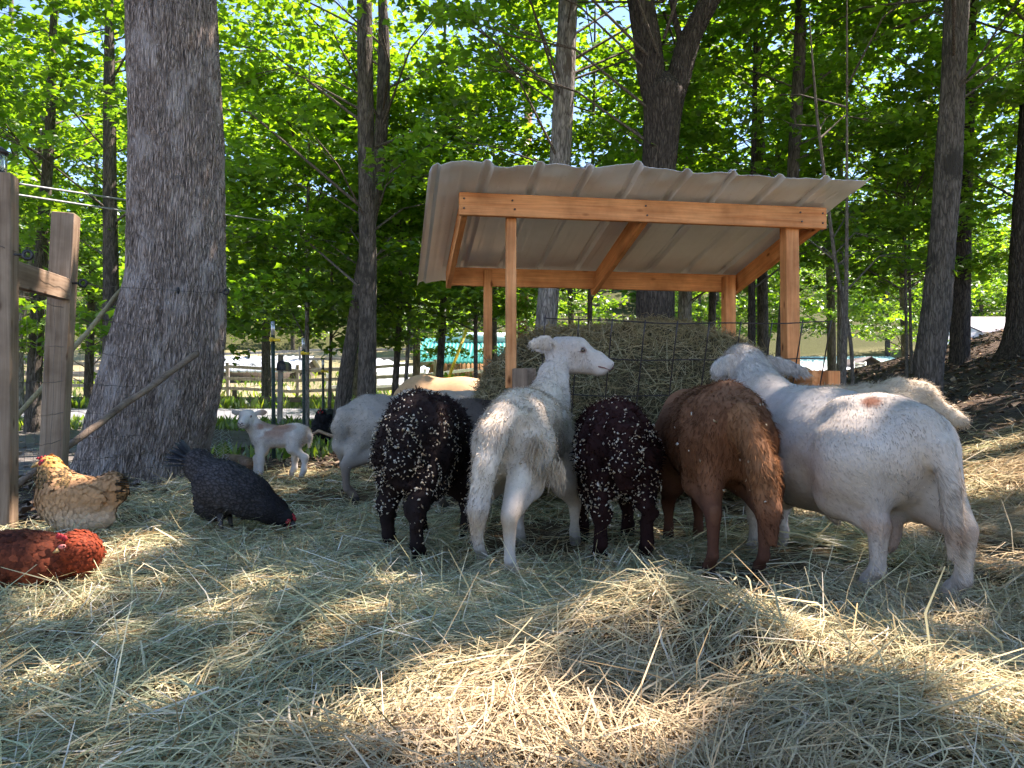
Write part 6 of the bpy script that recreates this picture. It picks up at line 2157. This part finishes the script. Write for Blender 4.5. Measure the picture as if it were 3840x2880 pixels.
    def lcol(p):
        c = np.array([[0.56, 0.515, 0.465]]) * (0.9 + 0.2 * vnoise(p, 9.0))[:, None]
        k = smooth01(vnoise(p * np.array([1, 1, 1.4]), 11.0, 3.0), 0.48, 0.66) * smooth01(p[:, 2], 0.30, 0.40) * (1 - smooth01(p[:, 0], 0.14, 0.22)) * (0.5 + 0.5 * smooth01(p[:, 0], -0.2, 0.0))
        saddle = smooth01(p[:, 2], 0.42, 0.455) * (1 - smooth01(p[:, 0], 0.13, 0.2)) * smooth01(p[:, 0], -0.14, 0.0)
        k = np.clip(k * 0.75 + saddle * 0.7, 0, 0.85)[:, None]
        c = c * (1 - k) + np.array([[0.34, 0.175, 0.11]]) * k
        return hooves(p, c, (0.45, 0.40, 0.36))
    lx = (1050 - 1920) / F_PX * 6.95
    T, v, q = put_animal('lamb', 'small white lamb with faint brown saddle, standing beside the fence', 'lamb', B, g(lx, 6.95), rz, lcol,
        [dict(n=16000, seed=201, length=lambda p: 0.005 + 0.013 * smooth01(p[:, 2], 0.2, 0.32) * (p[:, 2] < 0.50), width=0.0013, color=lcol, comb=down_back, lift=0.36, wild=0.30, curl=0.15)], h=0.0085,
        disp=lambda p: (vnoise(p, 22.0) - 0.5) * 0.010 + (vnoise(p, 50.0) - 0.5) * 0.005)
    face(T, hd, 0.80, 'darknose')

# ------------------------------------------------------------------ hens
def plumage(T, v, q, seed, n, size, color, comb, lift=0.12, skip=None):
    "overlapping feathers, tip last"
    rng = np.random.default_rng(seed)
    p, nr = sample(v, q, n, rng)
    if skip is not None:
        k = ~skip(p)
        p, nr = p[k], nr[k]
    n = len(p)
    s = size(p) * rng.uniform(0.75, 1.25, n)
    cb = comb(p)
    cb = norm(cb - nr * np.sum(cb * nr, -1, keepdims=True))
    cb = norm(cb + rng.normal(0, 0.12, (n, 3)))
    d = norm(cb + nr * lift)
    sd = norm(np.cross(nr, d))
    a = p + nr * 0.001
    S_ = s[:, None]
    m = a + d * S_ * 0.55 + nr * 0.10 * S_
    tip = a + d * S_
    vv = np.stack([a, m - sd * S_ * 0.36, tip - sd * S_ * 0.20 + nr * 0.02 * S_, tip + nr * 0.0 * S_, tip + sd * S_ * 0.20 + nr * 0.02 * S_, m + sd * S_ * 0.36, m + nr * S_ * 0.06], 1).reshape(-1, 3)
    i = np.arange(n)[:, None] * 7
    t = np.concatenate([i + np.array([[x]]) for x in ((0, 1, 6), (1, 2, 6), (2, 3, 6), (3, 4, 6), (4, 5, 6), (5, 0, 6))], 0).reshape(-1, 3)
    ci, ce = color(p, rng)
    cc = np.stack([ci * 0.8, ce, ce, ce, ce, ce, ci], 1).reshape(-1, 3)
    link('plumage', np_mesh('plumage', vv, t, cc), M['feather'], T, kind='stuff')

def quill(G, a, d, up, L, w):
    "one long tail or wing feather"
    a, d = np.array(a, float), norm(np.array(d, float))
    sd = norm(np.cross(d, np.array(up, float)))
    u = np.cross(sd, d)
    pts = []
    for t, k in ((0, 0.3), (0.35, 0.9), (0.75, 1.0), (0.95, 0.6)):
        c = a + d * L * t - u * 0.10 * L * t * t
        pts += [c - sd * w * k, c + u * w * 0.15, c + sd * w * k]
    pts.append(a + d * L - u * 0.11 * L)
    q = []
    for r in range(3):
        for s in range(2):
            q.append((r * 3 + s, r * 3 + s + 1, r * 3 + s + 4, r * 3 + s + 3))
    G.add(pts, q, [(9, 10, 12), (10, 11, 12)])

def hen_head(T, c, f, s=1.0, comb_h=0.022, beak='beak', up=(0, 0, 1), wattle=0.016, facec='comb'):
    f, sd, u = frame_of(f, up)
    c = np.array(c, float)
    L = lambda a, b, e: c + (f * a + sd * b + u * e) * s
    G = Geo().tube([tuple(L(0.026, 0, 0.002)), tuple(L(0.046, 0, -0.002)), tuple(L(0.060, 0, -0.012))], [0.012 * s, 0.009 * s, 0.001], 8)
    part_geo('beak', G, M[beak], T)
    for q in (-1, 1):
        part_geo('eye', Geo().ball(tuple(L(0.014, q * 0.0275, 0.006)), 0.0055 * s, 10, 6), M['eye'], T)
        G = Geo().ball(tuple(L(0.012, q * 0.021, 0.002)), np.array([0.018, 0.012, 0.017]) * s, 10, 6)
        part_geo('face_patch', G, M[facec], T)
        G = Geo().ball(tuple(L(0.026, q * 0.010, -0.026)), np.array([0.008, 0.006, wattle]) * s, 10, 6)
        part_geo('wattle', G, M['comb'], T)
    G = Geo()
    for k, t in enumerate((0.032, 0.020, 0.008, -0.006)):
        hgt = comb_h * (0.6, 1.0, 1.0, 0.7)[k]
        G.tube([tuple(L(t, 0, 0.020)), tuple(L(t - 0.003, 0, 0.024 + hgt))], [0.0085 * s, 0.003 * s], 8)
    part_geo('comb', G, M['comb'], T)

def build_hens():
    D = math.radians
    g = lambda x, y: (x, y, gz1(x, y))
    # ---- buff hen with dark-laced neck, facing left
    B = Body()
    B.ell((0.00, 0, 0.205), (0.165, 0.118, 0.120), 0.05)
    B.ell((0.09, 0, 0.205), (0.11, 0.108, 0.125), 0.05)
    B.ell((-0.03, 0, 0.115), (0.145, 0.115, 0.105), 0.05)
    B.ell((-0.17, 0, 0.26), (0.075, 0.06, 0.085), 0.06)
    B.chain([(0.10, 0, 0.27, 0.092), (0.135, 0, 0.335, 0.062), (0.150, 0, 0.385, 0.043)], 0.05)
    for sg in (-1, 1):
        B.ell((-0.035, sg * 0.098, 0.215), (0.125, 0.030, 0.072), 0.018)
    B.ell((0.155, 0, 0.400), (0.042, 0.034, 0.038), 0.03)
    x, y = (300 - 1920) / F_PX * 3.92, 3.92
    buff = np.array([0.40, 0.215, 0.10])
    def bc(p):
        c = np.repeat(buff[None], len(p), 0) * (0.85 + 0.3 * vnoise(p, 12.0))[:, None]
        low = (1 - smooth01(p[:, 2], 0.10, 0.22))[:, None]
        c = c * (1 - 0.5 * low) + np.array([[0.62, 0.50, 0.36]]) * 0.5 * low
        hd_ = smooth01(p[:, 2], 0.37, 0.40)[:, None]
        return c * (1 - hd_) + np.array([[0.55, 0.28, 0.08]]) * hd_
    T, v, q = put_animal('hen', 'plump buff hen with black-laced neck and tail, standing by the gate post', 'hen', B, g(x, y), D(188), bc, [], h=0.009, skin='hide', scale=0.93)
    def bf(p, rng):
        c = bc(p) * rng.uniform(0.85, 1.15, (len(p), 1))
        e = c * 1.05
        neck = smooth01(p[:, 2], 0.265, 0.30) * (1 - smooth01(p[:, 2], 0.365, 0.395)) * (p[:, 0] > 0.03)
        dk = (rng.random(len(p)) < 0.75 * neck)[:, None]
        c = np.where(dk, np.array([[0.015, 0.013, 0.012]]), c)
        e = np.where(dk, np.array([[0.40, 0.24, 0.09]]) * rng.uniform(0.1, 1.1, (len(p), 1)), e)
        tail = ((p[:, 0] < -0.19) & (p[:, 2] > 0.17) & (rng.random(len(p)) < 0.8))[:, None]
        c = np.where(tail, np.array([[0.014, 0.012, 0.012]]), c)
        e = np.where(tail, np.array([[0.36, 0.22, 0.10]]) * rng.uniform(0.05, 0.9, (len(p), 1)), e)
        return c, e
    plumage(T, v, q, 301, 5200, lambda p: 0.030 - 0.006 * smooth01(p[:, 2], 0.27, 0.36), bf, lambda p: np.stack([-1.0 + 0 * p[:, 0], 0 * p[:, 1], -0.35 - 0.6 * smooth01(p[:, 2], 0.27, 0.34)], -1), 0.14, lambda p: (p[:, 2] > 0.385) & (p[:, 0] > 0.165))
    G = Geo()
    for k in range(16):
        a = (k - 7.5) / 7.5
        quill(G, (-0.17, a * 0.035, 0.25 + 0.02 * (k % 3)), (-0.75, a * 0.35, 0.55 - 0.5 * abs(a)), (0, 0, 1), 0.115, 0.020)
    part_geo('tail_feathers', G, m_plain('tail_black', (0.012, 0.011, 0.011), 0.35, 0.4), T, True)['kind'] = 'stuff'
    hen_head(T, (0.160, 0, 0.400), (1, 0.25, -0.10), 1.35, 0.008, 'beak', wattle=0.010)
    for sg in (-1, 1):
        part_geo('leg', Geo().tube([(0.0, sg * 0.05, 0.06), (0.01, sg * 0.05, 0.0)], 0.012, 8), M['shank'], T)
    # ---- slate hen pecking to the right
    B = Body()
    def R(a):
        return np.array(Matrix.Rotation(a, 3, 'Y'))
    B.ell((-0.02, 0, 0.265), (0.19, 0.118, 0.112), 0.05, R(D(22)))
    B.ell((0.09, 0, 0.205), (0.13, 0.106, 0.100), 0.05, R(D(25)))
    B.ell((-0.09, 0, 0.185), (0.10, 0.102, 0.105), 0.05)
    B.ell((-0.19, 0, 0.365), (0.07, 0.055, 0.08), 0.06)
    B.chain([(0.14, 0, 0.185, 0.085), (0.23, 0, 0.135, 0.060), (0.30, 0, 0.100, 0.040)], 0.05)
    for sg in (-1, 1):
        B.ell((-0.02, sg * 0.100, 0.235), (0.140, 0.032, 0.075), 0.018, R(D(16)))
    B.ell((0.315, 0, 0.092), (0.036, 0.029, 0.031), 0.03)
    x, y = (872 - 1920) / F_PX * 4.12, 4.12
    def sc(p):
        c = np.array([[0.046, 0.042, 0.042]]) * (0.7 + 0.6 * vnoise(p, 14.0))[:, None]
        k = smooth01(p[:, 0], 0.08, 0.26)[:, None]
        return c * (1 - 0.75 * k) + np.array([[0.007, 0.006, 0.007]]) * 0.75 * k
    T, v, q = put_animal('hen', 'slate grey hen bending down to peck the hay', 'hen', B, g(x, y), D(-8), sc, [], h=0.009)
    def sf(p, rng):
        c = sc(p) * rng.uniform(0.8, 1.3, (len(p), 1))
        return c * 1.35, c * 0.35
    plumage(T, v, q, 311, 5000, lambda p: 0.031 - 0.014 * smooth01(p[:, 0], 0.12, 0.26), sf, lambda p: np.stack([-1.0 + 0 * p[:, 0], 0 * p[:, 1], 0.30 - 0.5 * (p[:, 2] < 0.18)], -1), 0.10, lambda p: p[:, 0] > 0.318)
    G = Geo()
    for k in range(22):
        a = (k - 10.5) / 10.5
        quill(G, (-0.20, a * 0.035, 0.365 + 0.012 * (k % 3)), (-0.55 - 0.35 * abs(a), a * 0.40, 0.85 - 0.75 * abs(a)), (0.5, 0, 1), 0.15, 0.022)
    part_geo('tail_feathers', G, m_plain('tail_slate', (0.045, 0.045, 0.050), 0.5, 0.3, 0.4, 30), T, True)['kind'] = 'stuff'
    for sg in (-1, 1):
        part_geo('leg', Geo().tube([(-0.04, sg * 0.05, 0.12), (-0.03, sg * 0.05, 0.05), (-0.015, sg * 0.05, 0.0)], [0.02, 0.011, 0.011], 8), M['darkbeak'], T)
    hen_head(T, (0.320, 0, 0.090), (0.75, -0.2, -0.62), 1.05, 0.016, 'darkbeak')

    # ---- red hen resting, head tucked
    B = Body()
    B.ell((-0.06, 0, 0.085), (0.19, 0.125, 0.108), 0.05)
    B.ell((-0.23, 0, 0.075), (0.14, 0.070, 0.060), 0.06)
    B.ell((0.06, 0, 0.075), (0.13, 0.115, 0.095), 0.04)
    for sg in (-1, 1):
        B.ell((-0.07, sg * 0.105, 0.085), (0.15, 0.032, 0.065), 0.018)
    B.chain([(0.13, 0, 0.10, 0.070), (0.175, -0.01, 0.125, 0.064), (0.205, -0.025, 0.110, 0.056), (0.205, -0.04, 0.075, 0.045)], 0.025)
    B.ell((0.172, -0.058, 0.130), (0.040, 0.036, 0.040), 0.03)
    x, y = (130 - 1920) / F_PX * 2.80, 2.80
    def rc(p):
        c = np.array([[0.120, 0.028, 0.012]]) * (0.35 + 1.3 * vnoise(p, 16.0))[:, None]
        k = smooth01(p[:, 0], 0.10, 0.20)[:, None]
        return c * (1 - 0.6 * k) + np.array([[0.24, 0.035, 0.012]]) * 0.6 * k
    T, v, q = put_animal('hen', 'glossy red-brown hen resting in the hay with its head tucked', 'hen', B, g(x, y), D(6), rc, [], h=0.009, scale=0.95)
    def rf(p, rng):
        c = rc(p) * rng.uniform(0.45, 1.35, (len(p), 1))
        return c * 0.9, c * np.array([[1.15, 1.1, 1.0]])
    plumage(T, v, q, 321, 5200, lambda p: 0.028 - 0.014 * smooth01(p[:, 0], 0.10, 0.2), rf, lambda p: np.stack([-1.0 + 0 * p[:, 0], 0 * p[:, 1], -0.10 + 0 * p[:, 2]], -1), 0.08)
    G = Geo()
    for k in range(14):
        a = (k - 6.5) / 6.5
        quill(G, (-0.26, a * 0.05, 0.10), (-1, a * 0.2, 0.05), (0, 0, 1), 0.14, 0.02)
    part_geo('tail_feathers', G, m_plain('tail_red', (0.10, 0.03, 0.015), 0.5, 0.3), T, True)['kind'] = 'stuff'
    G = Geo()
    for k, (dx, dz) in enumerate(((0.0, 0.0), (-0.012, 0.006), (-0.024, 0.009))):
        G.ball((0.155 + dx, -0.085, 0.178 + dz), (0.009, 0.006, 0.012), 8, 6)
    part_geo('comb', G, M['comb'], T)
    part_geo('face_patch', Geo().ball((0.150, -0.092, 0.148), (0.017, 0.007, 0.010), 10, 6), m_plain('pink_skin', (0.55, 0.16, 0.13), 0.5, 0.3), T)
    part_geo('eye', Geo().ball((0.158, -0.099, 0.152), 0.004, 8, 6), M['eye'], T)
    part_geo('beak', Geo().tube([(0.138, -0.092, 0.138), (0.115, -0.092, 0.125)], [0.010, 0.002], 8), M['beak'], T)

    # ---- black rooster by the fence, facing the camera
    B = Body()
    B.ell((-0.02, 0, 0.24), (0.15, 0.115, 0.125), 0.05)
    B.ell((0.06, 0, 0.25), (0.10, 0.105, 0.115), 0.05)
    B.chain([(0.08, 0, 0.31, 0.08), (0.11, 0.03, 0.39, 0.055), (0.115, 0.04, 0.43, 0.042)], 0.05)
    B.ell((0.125, 0.04, 0.455), (0.038, 0.032, 0.034), 0.03)
    B.ell((-0.14, 0, 0.33), (0.06, 0.05, 0.09), 0.06)
    for sg in (-1, 1):
        B.chain([(0, sg * 0.06, 0.18, 0.055), (0.01, sg * 0.06, 0.09, 0.022), (0.0, sg * 0.06, 0.0, 0.011)], 0.03)
    x, y = (1212 - 1920) / F_PX * 11.6, 11.6
    blk = lambda p: np.array([[0.009, 0.009, 0.011]]) * (0.7 + 0.6 * vnoise(p, 14.0))[:, None]
    T, v, q = put_animal('rooster', 'black rooster with a red comb standing at the foot of the leaning trunk', 'rooster', B, g(x, y), D(-105), blk, [], h=0.011, scale=1.12)
    plumage(T, v, q, 331, 900, lambda p: 0.045 + 0 * p[:, 0], lambda p, rng: (blk(p) * 1.4, blk(p) * 0.6), lambda p: np.stack([-1.0 + 0 * p[:, 0], 0 * p[:, 1], -0.4 + 0 * p[:, 2]], -1), 0.12, lambda p: p[:, 2] < 0.12)
    G = Geo()
    for k in range(14):
        a = (k - 6.5) / 6.5
        quill(G, (-0.15, a * 0.03, 0.34), (-0.5, a * 0.35 - 0.25, 1.0 - 0.4 * abs(a)), (0.5, 0, 1), 0.20, 0.022)
    part_geo('tail_feathers', G, m_plain('tail_jet', (0.010, 0.012, 0.012), 0.35, 0.4), T, True)['kind'] = 'stuff'
    hen_head(T, (0.132, 0.04, 0.455), (1, 0.3, -0.1), 1.1, 0.035, 'darkbeak', wattle=0.030)
# ------------------------------------------------------------------ build
build_ground()
build_roads()
build_trees()
build_fill()
build_canopy()
build_shelter()
build_bale()
build_gate()
build_fence()
build_utilities()
build_farm()
build_sheep()
build_hens()
build_hay()
build_litter()
build_verge()
